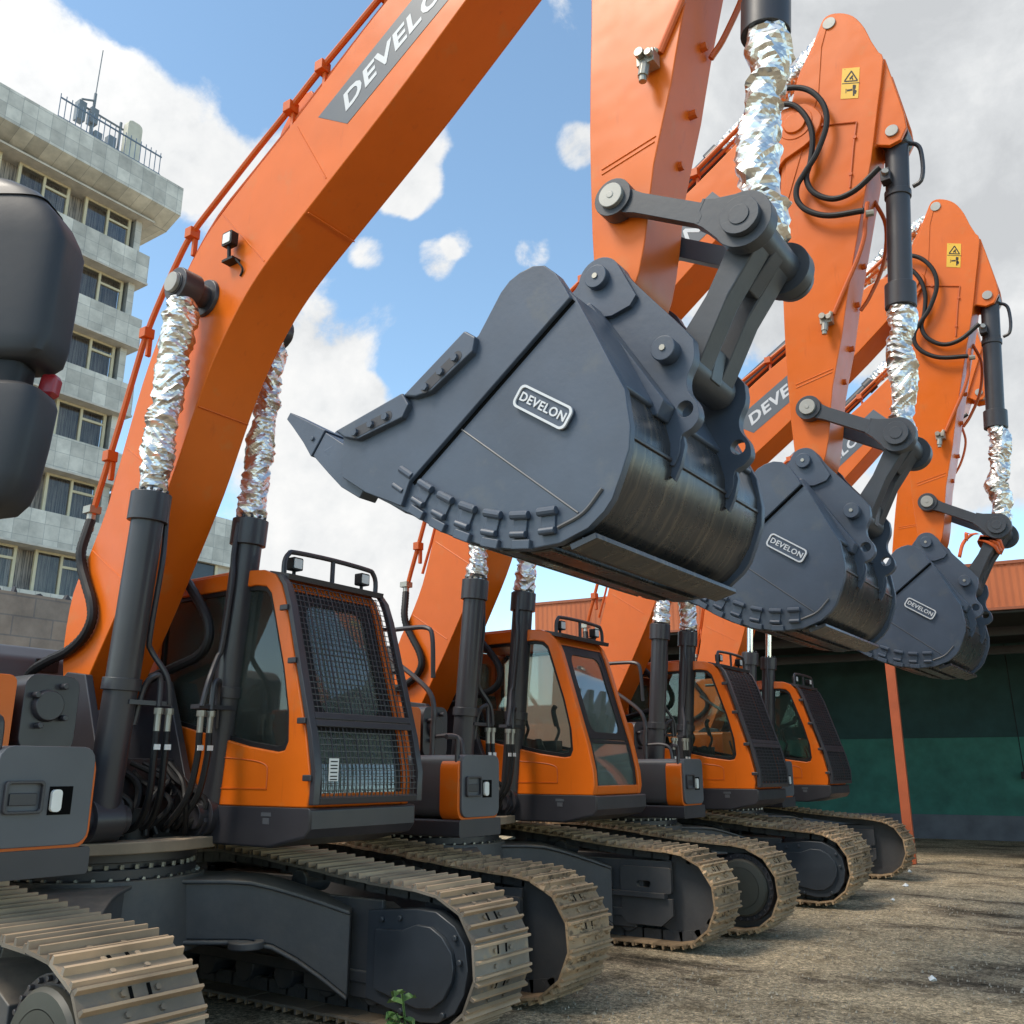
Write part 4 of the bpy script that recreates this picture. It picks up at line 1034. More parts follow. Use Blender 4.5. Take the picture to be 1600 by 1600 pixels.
def T(piv=(0, 0), ang=0, dx=0, dz=0): return lambda o: rigid(o, piv, ang, dx, dz)
BX = -6.35
def seq(*fs):
    return fs[0]
excavator('nearest orange excavator, bright wire-mesh cab cage, clean steel tracks', BX, 4.0, 2, ((0, 1), (0, 2)), True,
          T(), T(dx=.17, dz=-.10), T(), 1, sheet=True)
excavator('orange excavator with an uncaged windscreen, between two caged machines', BX, 7.70, 0, ((1, 1), (1, 2)), False,
          T(), T(), T(dx=-.17, dz=.10), 2)
excavator('orange excavator with an orange ribbon on its bucket link and dark caged cab', BX+.2, 11.45, 1, ((1, 1), (1, 2)), True,
          T(dx=-.14), T(dx=-.01, dz=.03), T(dx=-.19, dz=.13), 3)
excavator('farthest orange excavator, last in the row beside the orange shed post', BX+.03, 15.08, 1, ((1, 1), (1, 2)), False,
          T((0, 2.2), R(4.5)), T((4.4, 7.45), R(-10), -.41, .33), T(), 4, bare=True, tool=False)

# orange ribbon tied round the third machine's bucket link
def ribbon(bm):
    c = Vector((BX+.2-.19+4.96, 11.45, 4.03+.13)); u = Vector((-.50, 0, -.866)); n = Vector((.866, 0, -.5)); Y = Vector((0, 1, 0))
    rnd = random.Random(2)
    for k in range(3):
        ring = []
        for i in range(20):
            a = 2*math.pi*i/20; p = c+u*(.03*k+.02*math.sin(a*2+k))+n*(.105*max(-1, min(1, 1.4*math.cos(a))))+Y*(.235*max(-1, min(1, 1.4*math.sin(a))))
            ring.append((bm.verts.new(p-u*.022), bm.verts.new(p+u*.022)))
        for i in range(20):
            a, b = ring[i], ring[(i+1) % 20]; bm.faces.new((a[0], b[0], b[1], a[1]))
    for sgn in (-1, 1):
        k = c-n*.12-Y*.26
        P = [k, k-n*.06+u*.04+Y*sgn*.02, k-n*.10+u*(.10+.06*sgn)+Y*sgn*.03, k-n*.07+u*(.22+.1*sgn)+Y*sgn*.02]
        P = smooth_path(P, 4); vs = [(bm.verts.new(p-n*.02), bm.verts.new(p+n*.02)) for p in P]
        for a, b in zip(vs, vs[1:]): bm.faces.new((a[0], b[0], b[1], a[1]))
o = link_mesh('ribbon', None, ribbon, M['ribbon'])
sm = o.modifiers.new('t', 'SOLIDIFY'); sm.thickness = .004
tag(o, 'orange ribbon knotted round the bucket link of the arm on the right', 'ribbon')

# ------------------------------------------------------------------ truck mirror at the left edge
def mirror(loc, rz):
    root = thing('truck_mirror', 'dark grey double truck mirror with a red reflector at the left edge', 'truck mirror', loc, rz)
    # local frame: x right, y away from viewer, z up
    def loft(bm, secs, n=40, p=5.5):
        prev = None
        for z, x0, x1, y0, y1 in secs:
            ring = []
            for i in range(n):
                a = 2*math.pi*i/n; c, s = math.cos(a), math.sin(a)
                sx = math.copysign(abs(c)**(2/p), c); sy = math.copysign(abs(s)**(2/p), s)
                ring.append(bm.verts.new(((x0+x1)/2+sx*(x1-x0)/2, (y0+y1)/2+sy*(y1-y0)/2, z)))
            if prev:
                for i in range(n): bm.faces.new((prev[i], prev[(i+1) % n], ring[(i+1) % n], ring[i]))
            else: bm.faces.new(ring[::-1])
            prev = ring
        bm.faces.new(prev)
    def upper(bm):
        loft(bm, [(.246, -.155, .08, .0, .14), (.250, -.165, .102, -.02, .16), (.262, -.17, .116, -.03, .17), (.29, -.17, .122, -.034, .174), (.36, -.17, .124, -.035, .175), (.46, -.17, .126, -.035, .175), (.48, -.17, .118, -.035, .17), (.51, -.165, .100, -.03, .165), (.535, -.16, .074, -.02, .155), (.555, -.155, .042, -.01, .14), (.570, -.15, .0, .02, .12), (.576, -.14, -.04, .03, .11)])
    def lower(bm):
        loft(bm, [(0, -.14, .05, .03, .12), (.006, -.15, .078, .0, .14), (.025, -.16, .096, -.02, .15), (.06, -.165, .106, -.03, .16), (.12, -.168, .113, -.032, .165), (.185, -.168, .118, -.03, .165), (.200, -.166, .112, -.026, .16), (.208, -.16, .092, -.015, .15), (.211, -.15, .06, .0, .13)])
    def capp(bm):
        loft(bm, [(.538, -.163, .076, -.024, .159), (.552, -.16, .058, -.018, .155), (.572, -.152, .012, -.008, .142), (.584, -.14, -.03, .01, .13)])
    link_mesh('mirror_housing', None, upper, M['mirror_shell'], root, sharp=38); link_mesh('wide_angle_mirror', None, lower, M['mirror_shell'], root, sharp=38); link_mesh('housing_cap', None, capp, M['dark'], root, sharp=60)
    link_mesh('mirror_joint', None, lambda bm: loft(bm, [(.19, -.14, .070, .0, .13), (.27, -.14, .075, .0, .13)]), M['black'], root)
    link_mesh('reflector', None, lambda bm: loft(bm, [(.206, .076, .104, .10, .140), (.212, .080, .112, .095, .145), (.236, .084, .115, .095, .145), (.243, .086, .111, .10, .140)]), M['red'], root)
    link_mesh('mirror_arm', None, lambda bm: tube(bm, [(-.14, .07, .5), (-.3, .09, .52), (-.6, .12, .50), (-.75, .14, .44)], .022, 10), M['black'], root)
    return root
cam_r = Vector((0.81834437, 0.57472819, 0)); cam_u = Vector((0.1545558, -0.22006902, 0.96316257)); cam_d = Vector((-0.55355668, 0.78819866, 0.26891982))
H = 1.675
def ray_dir(px, py): return (cam_d*1440+cam_r*(px-800)-cam_u*(py-800))
v = ray_dir(-74, 796); v = v*(1.62/1440)
mroot = mirror((v.x, v.y, H+v.z), math.atan2(cam_r.y, cam_r.x)); mroot.scale = (1.03, .6, 1.17)

# ------------------------------------------------------------------ shed
def shed():
    d = Vector((.991, .131, 0)); n = Vector((-.131, .991, 0))
    root = thing('open_shed', 'open shed with orange fascia and dark green back wall behind the machines', 'shed', (-4.36, 18.99, 0), math.atan2(d.y, d.x))
    # local: x along the front, y into the shed
    mf, nt, N, L, b = nodes_of('corrugated_orange')
    w = N.new('ShaderNodeTexWave'); w.bands_direction = 'X'; w.inputs['Scale'].default_value = 2.6; w.inputs['Distortion'].default_value = .0
    tc = N.new('ShaderNodeTexCoord'); L.new(tc.outputs['Object'], w.inputs['Vector'])
    nn = noise(N, L, 1.2, 6, stretch=(1, 1, .3)); rp = ramp(N, [(.3, (.42, .11, .038)), (.7, (.54, .155, .055))]); L.new(nn.outputs['Fac'], rp.inputs['Fac']); L.new(rp.outputs[0], b.inputs['Base Color'])
    bp = N.new('ShaderNodeBump'); bp.inputs['Strength'].default_value = .5; bp.inputs['Distance'].default_value = .03; L.new(w.outputs['Fac'], bp.inputs['Height']); L.new(bp.outputs[0], b.inputs['Normal']); b.inputs['Roughness'].default_value = .6
    X0, X1, D = -7.6, 11, 7.2
    def fascia(bm):
        box(bm, X0, X1, -.15, -.10, 4.58, 5.38); box(bm, X0, X0+.05, -.10, D, 4.58, 5.38)
    link_mesh('fascia', None, fascia, mf, root)
    link_mesh('fascia_trim', None, lambda bm: (box(bm, X0-.03, X1, -.18, -.08, 5.38, 5.44), box(bm, X0-.03, X1, -.16, -.11, 4.53, 4.578)), paint('fascia_trim_paint', (.30, .09, .04), .6), root)
    link_mesh('roof', None, lambda bm: prism(bm, [(-.1, 5.2), (D+.3, 4.75), (D+.3, 4.82), (-.1, 5.3)], X0+.05, X1, fn=lambda a, y, c: (y, a, c)), paint('roof_sheet', (.03, .03, .03), .8), root)
    wall = paint('green_wall_paint', (.035, .165, .128), .7, var=.25)
    up = paint('dark_upper_wall', (.024, .066, .066), .8, var=.2)
    link_mesh('back_wall', None, lambda bm: box(bm, X0, X1, D, D+.2, 0, 2.45), wall, root)
    link_mesh('upper_back_wall', None, lambda bm: (box(bm, X0, X1, D+.02, D+.2, 2.452, 4.8), box(bm, X0, X1, D-.03, D+.02, 2.45, 2.56)), up, root)
    link_mesh('wall_plinth', None, lambda bm: box(bm, X0, X1, D-.06, D-.002, 0, .58), paint('grey_plinth', (.13, .14, .16), .8, var=.2), root)
    link_mesh('side_wall', None, lambda bm: (box(bm, X0, X0+.15, .0, D-.1, 0, 4.57), box(bm, X1, X1+.15, 0, D, 0, 4.6)), up, root)
    pm = paint('orange_post_paint', (.45, .10, .035), .5, var=.15)
    for x in (0.0, 5.6, -7.35):
        link_mesh('post', ('shedpost'), lambda bm: box(bm, -.085, .085, -.09, .09, 0, 4.55), pm, root, .01).location = (x, 0, 0)
    cb = link_mesh('hanging_cable', None, lambda bm: tube(bm, [(2.05, D-.3, 4.7), (2.07, D-.3, 3.2), (2.10, D-.3, 1.62)], .012, 6), M['black'], root)
    link_mesh('socket_box', None, lambda bm: box(bm, 2.03, 2.17, D-.36, D-.24, 1.45, 1.62), M['black'], root, .01)
    link_mesh('roof_beam', None, lambda bm: [box(bm, X0, X1, y, y+.12, 4.5-.06*y, 4.68-.06*y) for y in (.0, 2.3, 4.6)], M['dark'], root)
shed()

# ------------------------------------------------------------------ office tower
def tower():
    X = -36.0
    root = thing('office_building', 'grey marble-clad office block with balcony bands and antennas on its roof', 'building', (X, 21.6, 0))
    m, nt, N, L, b = nodes_of('marble_cladding')
    tc = N.new('ShaderNodeTexCoord'); mp = N.new('ShaderNodeMapping'); mp.inputs['Rotation'].default_value = (0, R(90), R(90)); L.new(tc.outputs['Object'], mp.inputs['Vector'])
    br = N.new('ShaderNodeTexBrick'); br.inputs['Scale'].default_value = 1.0; br.inputs['Color1'].default_value = (.46, .445, .41, 1); br.inputs['Color2'].default_value = (.68, .66, .61, 1); br.inputs['Mortar'].default_value = (.28, .29, .29, 1)
    br.inputs['Mortar Size'].default_value = .008; br.inputs['Brick Width'].default_value = .62; br.inputs['Row Height'].default_value = .62; br.offset = .0
    cx = N.new('ShaderNodeCombineXYZ'); sx = N.new('ShaderNodeSeparateXYZ'); L.new(tc.outputs['Object'], sx.inputs[0]); L.new(sx.outputs['Y'], cx.inputs['X']); L.new(sx.outputs['Z'], cx.inputs['Y']); L.new(cx.outputs[0], br.inputs['Vector'])
    n1 = noise(N, L, 1.1, 7, .65); r1 = ramp(N, [(.35, (.72, .73, .72)), (.65, (1.1, 1.1, 1.08))]); L.new(n1.outputs['Fac'], r1.inputs['Fac'])
    L.new(mixc(N, L, 1.0, br.outputs['Color'], r1.outputs['Color'], 'MULTIPLY'), b.inputs['Base Color']); b.inputs['Roughness'].default_value = .55
    conc = paint('pale_concrete', (.52, .49, .44), .8, var=.15)
    yel = paint('cream_window_frame', (.58, .52, .36), .5, var=.1)
    cur = paint('window_curtain', (.16, .15, .15), .9, var=.4, streak=((1, 5, .12), (.48, .43, .38), .44, .56))
    pane = paint('window_pane', (.03, .035, .04), .08, var=.2)
    P = lambda name, fn, mat, bevel=0: link_mesh(name, None, fn, mat, root, bevel)
    Z = [9.35+3.27*k for k in range(-2, 6)]      # window mid heights
    Yl, Yr = -24, 0.0
    P('core_wall', lambda bm: box(bm, -14, -1.2, Yl, Yr-.6, 0, 27.0), conc)
    P('spandrel', lambda bm: [box(bm, -1.2, .1, Yl, Yr+.03, z+.95, z+2.45-.1) for z in Z[:-1]], m)
    P('balcony_soffit', lambda bm: [box(bm, -1.3, .14, Yl, Yr+.06, z+.86, z+.95) for z in Z], conc)
    P('cornice', lambda bm: prism(bm, [(-14.4,26.65),(-.2,26.65),(.85,27.15),(.85,28.65),(.55,28.65),(.55,28.2),(-14.4,28.2)], Yl, Yr+.90), m)
    P('end_pier', lambda bm: [box(bm, -1.0, -.30, Yr-.62, Yr-.30, z-.92, z+.86) for z in Z], m)
    curt = P('curtain', lambda bm: [box(bm, -.98, -.96, Yl, Yr-.7, z-.92, z+.86) for z in Z], cur)
    for z in Z[1:]:
        for i, y0 in enumerate([-2.95-3.0*k for k in range(7)]):
            def frm(bm):
                y1 = y0+2.15
                for a, c in ((y0-.06, y0+.06), (y0+1.02, y0+1.12), (y1-.06, y1+.06)): box(bm, -.62, -.50, a, c, z-.92, z+.86)
                box(bm, -.61, -.51, y0+1.12, y1-.06, z+.30, z+.40); box(bm, -.61, -.51, y0, y1, z-.92, z-.84); box(bm, -.61, -.51, y0, y1, z+.78, z+.86)
            w = link_mesh('window', ('tw', round(z, 2), i), frm, yel, root)
            link_mesh('pane', ('twp', round(z, 2), i), lambda bm: box(bm, -.585, -.575, y0+.06, y0+2.1, z-.84, z+.78), M['towerglass'], w)
            P('window_pier', lambda bm: box(bm, -.8, -.42, y0+2.22, y0+2.88, z-.92, z+.86), conc) if i < 6 and False else None
    # roof railing and antennas
    rail = paint('blue_grey_rail', (.12, .17, .24), .5)
    def rl(bm):
        y0, y1, zb = -5.3, -.3, 28.25
        for z in (28.8, 29.75): box(bm, .62, .67, y0, y1, z-.03, z+.03)
        y = y0
        while y < y1: box(bm, .63, .66, y-.015, y+.015, 28.3, 29.95); y += .26
    P('railing', rl, rail)
    # notch in the parapet behind the rail is left open
    def mast(bm):
        for y, h in ((-3.0, 32.3), (-1.6, 31.6)): cyl(bm, (-1.0, y, 28), (-1.0, y, h), .07, n=8)
        for z in (30.0, 31.3): cyl(bm, (-1.0, -3.4, z), (-1.0, -1.4, z), .05, n=8)
        cyl(bm, (-1.0, -3.0, 32.2), (-1.0, -2.95, 34.8), .025, n=6)
        for y, z, h in ((-3.6, 30.4, 1.0), (-3.0, 30.6, .8), (-2.7, 29.2, 1.1), (-2.0, 29.3, 1.2), (-1.6, 28.8, .9)): box(bm, -1.2, -.8, y-.18, y+.18, z, z+h)
        cyl(bm, (-1.0, -3.6, 31.6), (-1.0, -3.0, 31.9), .05, n=6)
    P('antenna_mast', mast, paint('antenna_grey', (.16, .19, .22), .6))
    P('panel_antenna', lambda bm: prism(bm, rrect(-1.15, -.40, 28.6, 31.7, .25), -.9, -.5, fn=lambda a, y, c: (y, a-.35, c)), paint('cream_panel', (.55, .53, .44), .5), .05)
    # lower wing
    P('lower_wing', lambda bm: box(bm, -12, -.2, Yr-.55, 6.6, 0, 11.0), conc)
    P('wing_parapet', lambda bm: box(bm, -12, .1, Yr-.1, 6.7, 11.0, 13.3), m)
    w2 = link_mesh('window', None, lambda bm: ([box(bm, -.2, -.08, y-.07, y+.07, 8.8, 11.0) for y in (.6, 2.2, 3.8, 5.4)], box(bm, -.19, -.09, .5, 5.5, 9.9, 10.05)), yel, root)
    link_mesh('pane', None, lambda bm: box(bm, -.195, -.15, .5, 5.5, 8.8, 11.0), pane, w2)
tower()

# block wall behind the first machine
def yard_wall():
    root = thing('block_wall', 'weathered tan concrete block wall behind the nearest excavator, jagged top', 'wall', (-14, 6, 0))
    m, nt, N, L, b = nodes_of('block_masonry')
    tc = N.new('ShaderNodeTexCoord'); sx = N.new('ShaderNodeSeparateXYZ'); cx = N.new('ShaderNodeCombineXYZ'); L.new(tc.outputs['Object'], sx.inputs[0]); L.new(sx.outputs['Y'], cx.inputs['X']); L.new(sx.outputs['Z'], cx.inputs['Y'])
    br = N.new('ShaderNodeTexBrick'); br.inputs['Scale'].default_value = 1; br.inputs['Brick Width'].default_value = .62; br.inputs['Row Height'].default_value = .30; br.inputs['Mortar Size'].default_value = .012
    br.inputs['Color1'].default_value = (.36, .30, .24, 1); br.inputs['Color2'].default_value = (.42, .33, .25, 1); br.inputs['Mortar'].default_value = (.27, .24, .21, 1); L.new(cx.outputs[0], br.inputs['Vector'])
    n1 = noise(N, L, 1.5, 8, .7); r1 = ramp(N, [(.3, (.6, .6, .6)), (.7, (1.15, 1.12, 1.1))]); L.new(n1.outputs['Fac'], r1.inputs['Fac'])
    L.new(mixc(N, L, 1.0, br.outputs['Color'], r1.outputs['Color'], 'MULTIPLY'), b.inputs['Base Color']); b.inputs['Roughness'].default_value = .9
    link_mesh('masonry', None, lambda bm: box(bm, -.2, 0, -8, 10, 0, 4.25), m, root)
    rnd = random.Random(5)
    def jag(bm):
        y = -8
        while y < 10:
            w = rnd.uniform(.05, .16); h = rnd.uniform(.03, .10); prism(bm, [(y, 4.25), (y+w, 4.25), (y+w*rnd.uniform(.3, .7), 4.25+h)], -.12, -.02, fn=lambda a, yy, c: (yy, a, c)); y += rnd.uniform(.15, .5)
    link_mesh('coping_shards', None, jag, M['dark'], root, flat=True)
yard_wall()

# ------------------------------------------------------------------ ground
def ground():
    m, nt, N, L, b = nodes_of('gravel_dirt')
    t = N.new('ShaderNodeTexCoord')
    big = noise(N, L, .55, 8, .66, 'Object', stretch=(.6, 1.6, 1)); mid = noise(N, L, 2.2, 8, .7, 'Object'); fine = noise(N, L, 26, 10, .8, 'Object'); grit = noise(N, L, 150, 4, .7, 'Object')
    c1 = ramp(N, [(.33, (.075, .062, .042)), (.40, (.24, .19, .13)), (.46, (.50, .405, .27)), (.72, (.66, .53, .345))]); L.new(big.outputs['Fac'], c1.inputs['Fac'])
    c2 = ramp(N, [(.34, (.50, .48, .45)), (.5, (1, 1, 1)), (.7, (1.15, 1.13, 1.1))]); L.new(mid.outputs['Fac'], c2.inputs['Fac'])
    c3 = ramp(N, [(.34, (.38, .37, .36)), (.5, (1, 1, 1)), (.66, (1.45, 1.43, 1.38))]); L.new(fine.outputs['Fac'], c3.inputs['Fac'])
    col = mixc(N, L, 1.0, mixc(N, L, 1.0, c1.outputs[0], c2.outputs[0], 'MULTIPLY'), c3.outputs[0], 'MULTIPLY')
    for sc_, lo, hi in ((34, .62, 1.30), (85, .60, 1.35)):
        vo = N.new('ShaderNodeTexVoronoi'); vo.inputs['Scale'].default_value = sc_; L.new(t.outputs['Object'], vo.inputs['Vector'])
        sp = N.new('ShaderNodeSeparateColor'); L.new(vo.outputs['Color'], sp.inputs[0]); rg = N.new('ShaderNodeMapRange'); rg.inputs['To Min'].default_value = lo; rg.inputs['To Max'].default_value = hi; L.new(sp.outputs[0], rg.inputs['Value'])
        cb = N.new('ShaderNodeCombineXYZ')
        for q in range(3): L.new(rg.outputs[0], cb.inputs[q])
        col = mixc(N, L, 1.0, col, cb.outputs[0], 'MULTIPLY')
    L.new(col, b.inputs['Base Color']); b.inputs['Roughness'].default_value = .95; b.inputs['Specular IOR Level'].default_value = .15
    ad = N.new('ShaderNodeMath'); ad.operation = 'ADD'; L.new(fine.outputs['Fac'], ad.inputs[0]); L.new(grit.outputs['Fac'], ad.inputs[1])
    bp = N.new('ShaderNodeBump'); bp.inputs['Strength'].default_value = .8; bp.inputs['Distance'].default_value = .03; L.new(ad.outputs[0], bp.inputs['Height']); L.new(bp.outputs[0], b.inputs['Normal'])
    def g(bm):
        # fine central patch, coarse skirt to the horizon
        n = 150; x0, x1, y0, y1 = -14, 10, 1, 25
        gr = []
        for i in range(n+1):
            row = []
            for j in range(n+1):
                x = x0+(x1-x0)*i/n; y = y0+(y1-y0)*j/n
                e = min(1, min(i, n-i, j, n-j)/6)
                z = (mnoise.noise(Vector((x*.8, y*.8, 0)))*.02+mnoise.noise(Vector((x*2.6, y*2.6, 3)))*.012+mnoise.noise(Vector((x*7, y*7, 3)))*.006-.014)*e
                row.append(bm.verts.new((x, y, z)))
            gr.append(row)
        for i in range(n):
            for j in range(n): bm.faces.new((gr[i][j], gr[i+1][j], gr[i+1][j+1], gr[i][j+1]))
        S_ = 600
        o = [bm.verts.new(p) for p in ((-S_, -S_, 0), (S_, -S_, 0), (S_, S_, 0), (-S_, S_, 0))]
        def fan(edge, a, c):
            edge = edge
            mid_ = len(edge)//2
            for k in range(len(edge)-1): bm.faces.new((edge[k], edge[k+1], o[a] if k < mid_ else o[c]))
            bm.faces.new((edge[mid_], o[c], o[a]))
        fan([gr[i][0] for i in range(n+1)], 0, 1); fan([gr[n][j] for j in range(n+1)], 1, 2); fan([gr[i][n] for i in range(n, -1, -1)], 2, 3); fan([gr[0][j] for j in range(n, -1, -1)], 3, 0)
    tag(link_mesh('ground', None, g, m), kind='structure')
    # loose gravel
    pm = paint('gravel_stone', (.30, .26, .20), .9, var=.6)
    def peb(bm):
        rnd = random.Random(8)
        for i in range(9000):
            y = 3.5+(rnd.random()**1.3)*17; x = -5.2+rnd.random()*(4.5+.2*y)
            s = rnd.uniform(.003, .009)*(1 if rnd.random() < .97 else 2.2); a = rnd.random()*6.28
            vs = []
            for k in range(5): vs.append(bm.verts.new((x+s*math.cos(a+k*1.257)*rnd.uniform(.7, 1.3), y+s*math.sin(a+k*1.257)*rnd.uniform(.7, 1.3), -.012)))
            tp = bm.verts.new((x+s*.2, y, s*rnd.uniform(.5, 1.0)))
            for k in range(5): bm.faces.new((vs[k], vs[(k+1) % 5], tp))
    tag(link_mesh('gravel', None, peb, pm, flat=True), kind='stuff')
ground()

# shed floor slab edge is bare earth; scattered litter
for i, (x, y, s, lab) in enumerate(((-1.96, 8.8, .045, 'white litter scrap alone on the open dirt at lower right'), (-3.65, 15.37, .05, 'white litter scrap in front of the farthest track'), (-4.05, 17.4, .055, 'white litter scrap at the foot of the orange shed post'), (-3.41, 13.6, .04, 'white litter scrap on the dark soil by the third machine'))):
    def lit(bm):
        rnd = random.Random(i+40); n = 7
        ring = [bm.verts.new((s*math.cos(6.283*k/n)*rnd.uniform(.5, 1.2), s*math.sin(6.283*k/n)*rnd.uniform(.5, 1.2), rnd.uniform(.0, .02))) for k in range(n)]
        tp = bm.verts.new((0, 0, s*.9)); bt = bm.verts.new((0, 0, -.01))
        for k in range(n): bm.faces.new((ring[k], ring[(k+1) % n], tp)); bm.faces.new((ring[(k+1) % n], ring[k], bt))
    o = link_mesh('litter_scrap', None, lit, M['whitepaper'], flat=True); o.location = (x, y, 0.005); tag(o, lab, 'litter', 'scraps of white litter on the dirt')

# weed by the nearest sprocket
leafm = paint('weed_leaf', (.06, .13, .03), .55, var=.4)
def weed():
    root = thing('weed', 'small green broad-leaved weed by the nearest track', 'plant', (-4.02, 4.64, 0)); root.scale = (1.5, 1.5, 1.7)
    rnd = random.Random(6); leaves = []; 
    def stems(bm):
        for i in range(7):
            a = rnd.uniform(0, 6.28); h = rnd.uniform(.10, .26); r = rnd.uniform(.02, .09)
            p = (math.cos(a)*r, math.sin(a)*r, h); tube(bm, [(0, 0, 0), (p[0]*.4, p[1]*.4, h*.6), p], .004, 5, sub=3)
            leaves.append((p, a)); leaves.append(((p[0]*.6, p[1]*.6, h*.65), a+1.5)); leaves.append(((p[0]*.9, p[1]*.9, h*.85), a-1.6))
    link_mesh('stem', None, stems, leafm, root)
    def lv(bm):
        for p, a in leaves:
            L_ = rnd.uniform(.045, .075); W_ = L_*.42; d = Vector((math.cos(a), math.sin(a), rnd.uniform(-.3, .4))).normalized(); s = d.cross(Vector((0, 0, 1))).normalized(); n = s.cross(d); P = Vector(p)
            c = [bm.verts.new(P+d*(L_*t)+n*(-.01*(t*t)*2)) for t in (0, .35, .7, 1)]
            for sg in (-1, 1):
                e = [bm.verts.new(P+d*(L_*t)+s*(sg*W_*w)+n*.006) for t, w in ((.2, .75), (.45, 1), (.75, .65))]
                bm.faces.new((c[0], e[0], c[1])); bm.faces.new((c[1], e[0], e[1])); bm.faces.new((c[1], e[1], c[2])); bm.faces.new((c[2], e[1], e[2])); bm.faces.new((c[2], e[2], c[3]))
    link_mesh('leaves', None, lv, leafm, root)
weed()

# ------------------------------------------------------------------ sky and light
SUN = Vector((-.30, -.50, .81)).normalized()
W = bpy.data.worlds.new('World'); S.world = W; W.use_nodes = True
N, L = W.node_tree.nodes, W.node_tree.links; N.clear()
out = N.new('ShaderNodeOutputWorld'); bg = N.new('ShaderNodeBackground'); bg.inputs['Strength'].default_value = .11; L.new(bg.outputs[0], out.inputs[0])
sky = N.new('ShaderNodeTexSky'); sky.sky_type = 'NISHITA'; sky.sun_disc = False; sky.sun_elevation = math.asin(SUN.z); sky.sun_rotation = math.atan2(SUN.x, SUN.y)
sky.air_density = 1.0; sky.dust_density = .8; sky.ozone_density = 1.6; sky.altitude = 1600
tc = N.new('ShaderNodeTexCoord'); vec = tc.outputs['Generated']
def math_(op, a, b=None, clamp=False):
    n = N.new('ShaderNodeMath'); n.operation = op; n.use_clamp = clamp
    for i, q in enumerate((a, b)):
        if q is None: continue
        if isinstance(q, (int, float)): n.inputs[i].default_value = q
        else: L.new(q, n.inputs[i])
    return n.outputs[0]
def blob(d, deg, w):
    dp = N.new('ShaderNodeVectorMath'); dp.operation = 'DOT_PRODUCT'; L.new(vec, dp.inputs[0]); dp.inputs[1].default_value = Vector(d).normalized()
    mr = N.new('ShaderNodeMapRange'); mr.interpolation_type = 'SMOOTHSTEP'; mr.inputs['From Min'].default_value = math.cos(R(deg)); mr.inputs['From Max'].default_value = math.cos(R(deg*.25)); mr.inputs['To Max'].default_value = w
    L.new(dp.outputs['Value'], mr.inputs['Value']); return mr.outputs[0]
n1 = noise(N, L, 5.2, 12, .62, vec=vec); n1.inputs['Distortion'].default_value = .25
n2 = noise(N, L, 2.1, 6, .5, vec=vec)
cov = math_('ADD', math_('MULTIPLY', n1.outputs['Fac'], 1.0), math_('MULTIPLY', n2.outputs['Fac'], .35))
cov = math_('ADD', cov, blob(SUN, 62, .22))  # extra unseen cloud around the sun, added for soft fill
for d, deg, w in (
    ((-.745,.327,.575), 8, .30), ((-.79,.30,.52), 11, .34), ((-.663,.445,.601), 6.5, .24), ((-.70,.40,.575), 6, .2), ((-.61,.52,.60), 4.5, .10), ((-.689,.607,.396), 5.5, .16), ((-.726,.622,.294), 7, .10), ((-.71,.69,.2), 9, .22), ((-.66,.65,.36), 5, .05), ((-.60,.69,.40), 4, -.10), ((-.74,.60,.33), 4, .10), ((-.544,.605,.582), 3.5, .22), ((-.575,.575,.58), 3, .12),
    ((-.05,.80,.60), 20, .62), ((-.0,.88,.48), 17, .42), ((.1,.8,.6), 22, .5), ((-.155,.83,.54), 8, .2), ((-.406,.691,.598), 2.6, .12), ((-.254,.737,.626), 6, .12), ((-.671,.704,.233), 8, .20), ((-.291,.912,.29), 6, .14), ((-.096,.947,.308), 7, .18), ((-.3,.93,.2), 10, .25), ((-0.550,0.602,0.579), 2.6, 0.24), ((-0.509,0.602,0.615), 2.0, 0.22), ((-0.569,0.606,0.556), 1.8, 0.18), ((-0.607,0.605,0.516), 1.7, 0.20), ((-0.556,0.653,0.514), 1.7, 0.20), ((-0.530,0.662,0.530), 1.4, 0.18), ((-0.473,0.710,0.521), 1.7, 0.20), ((-0.470,0.687,0.554), 1.1, 0.12), ((-0.400,0.688,0.606), 2.0, 0.20), ((-0.708,0.590,0.387), 4.2, 0.20), ((-0.672,0.628,0.392), 2.4, 0.16), ((-0.643,0.667,0.376), 2.2, 0.20), ((-0.710,0.657,0.253), 3.0, 0.16), ((-0.666,0.709,0.233), 3.4, 0.18), ((-0.549,0.479,0.685), 2.4, 0.14), ((-0.283,0.911,0.298), 2.6, 0.18),
    ((-.625,.425,.655), 6.5, -.26), ((-.665,.36,.655), 5, -.24), ((-.70,.33,.632), 3.5, -.10), ((-.56,.49,.665), 6, -.14), ((-.596,.60,.532), 5.5, -.18), ((-.451,.70,.554), 8, -.13), ((-.305,.771,.559), 5, -.16), ((-.555,.73,.399), 8, -.18), ((-.131,.923,.361), 5, -.12), ((-.21,.89,.41), 5, -.12), ((-.47,.60,.64), 7, -.12)):
    cov = math_('ADD', cov, blob(d, deg, w))
mask = N.new('ShaderNodeMapRange'); mask.interpolation_type = 'SMOOTHSTEP'; mask.inputs['From Min'].default_value = .76; mask.inputs['From Max'].default_value = .89; L.new(cov, mask.inputs['Value'])
of = N.new('ShaderNodeVectorMath'); of.operation = 'ADD'; L.new(vec, of.inputs[0]); of.inputs[1].default_value = (-.012, -.022, .045)
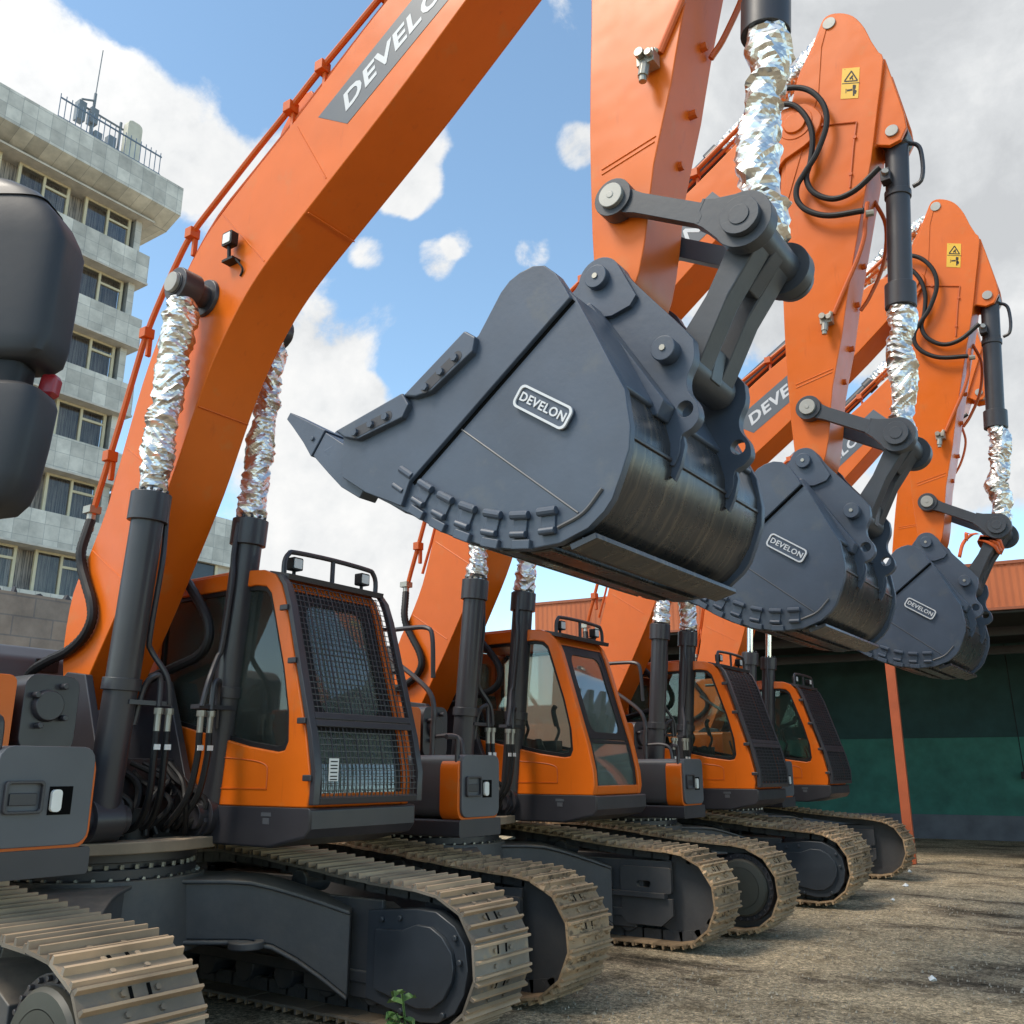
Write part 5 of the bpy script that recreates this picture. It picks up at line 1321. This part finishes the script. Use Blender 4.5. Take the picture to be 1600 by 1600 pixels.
n1b = noise(N, L, 5.2, 12, .62, vec=of.outputs[0]); n1b.inputs['Distortion'].default_value = .25
n3 = noise(N, L, 2.6, 5, .5, vec=vec)
lit = math_('MULTIPLY', math_('SUBTRACT', n1b.outputs['Fac'], n1.outputs['Fac']), 1.5)
shade = math_('ADD', math_('ADD', math_('MULTIPLY', n3.outputs['Fac'], .55), lit), .12)
greyb = blob((-.02,.82,.57), 26, .30); shade = math_('ADD', shade, greyb)
cr = ramp(N, [(.20, (4.8, 4.8, 4.75)), (.40, (4.3, 4.36, 4.38)), (.60, (3.6, 3.7, 3.78)), (.85, (3.0, 3.1, 3.2))]); L.new(shade, cr.inputs['Fac'])
glow = math_('ADD', blob(SUN, 66, .75), 1.0)  # brightens the unseen sunward clouds as added fill light
gv = N.new('ShaderNodeCombineXYZ')
for q in range(3): L.new(glow, gv.inputs[q])
cloudc = mixc(N, L, 1.0, cr.outputs[0], gv.outputs[0], 'MULTIPLY')
skyc = mixc(N, L, 1.0, sky.outputs[0], (1.58, 1.64, 1.42), 'MULTIPLY')
L.new(mixc(N, L, mask.outputs[0], skyc, cloudc), bg.inputs['Color'])

sd = bpy.data.lights.new('Sun', 'SUN'); sd.energy = 1.5; sd.angle = R(18); sd.color = (1, .91, .78)
so = bpy.data.objects.new('Sun', sd); COL.objects.link(so); so.rotation_euler = SUN.to_track_quat('Z', 'Y').to_euler()

# ------------------------------------------------------------------ camera
cam = bpy.data.cameras.new('Camera'); co = bpy.data.objects.new('Camera', cam); COL.objects.link(co); S.camera = co
cam.sensor_fit = 'HORIZONTAL'; cam.angle = 2*math.atan(800/1440); cam.clip_end = 3000; cam.clip_start = .05
mt = Matrix((cam_r, cam_u, -cam_d)).transposed().to_4x4(); mt.translation = Vector((0, 0, H)); co.matrix_world = mt

S.view_settings.view_transform = 'Standard'; S.view_settings.look = 'None'; S.view_settings.exposure = 0.90; S.view_settings.gamma = 1
S.cycles.max_bounces = 8; S.cycles.transparent_max_bounces = 16; S.cycles.use_denoising = True
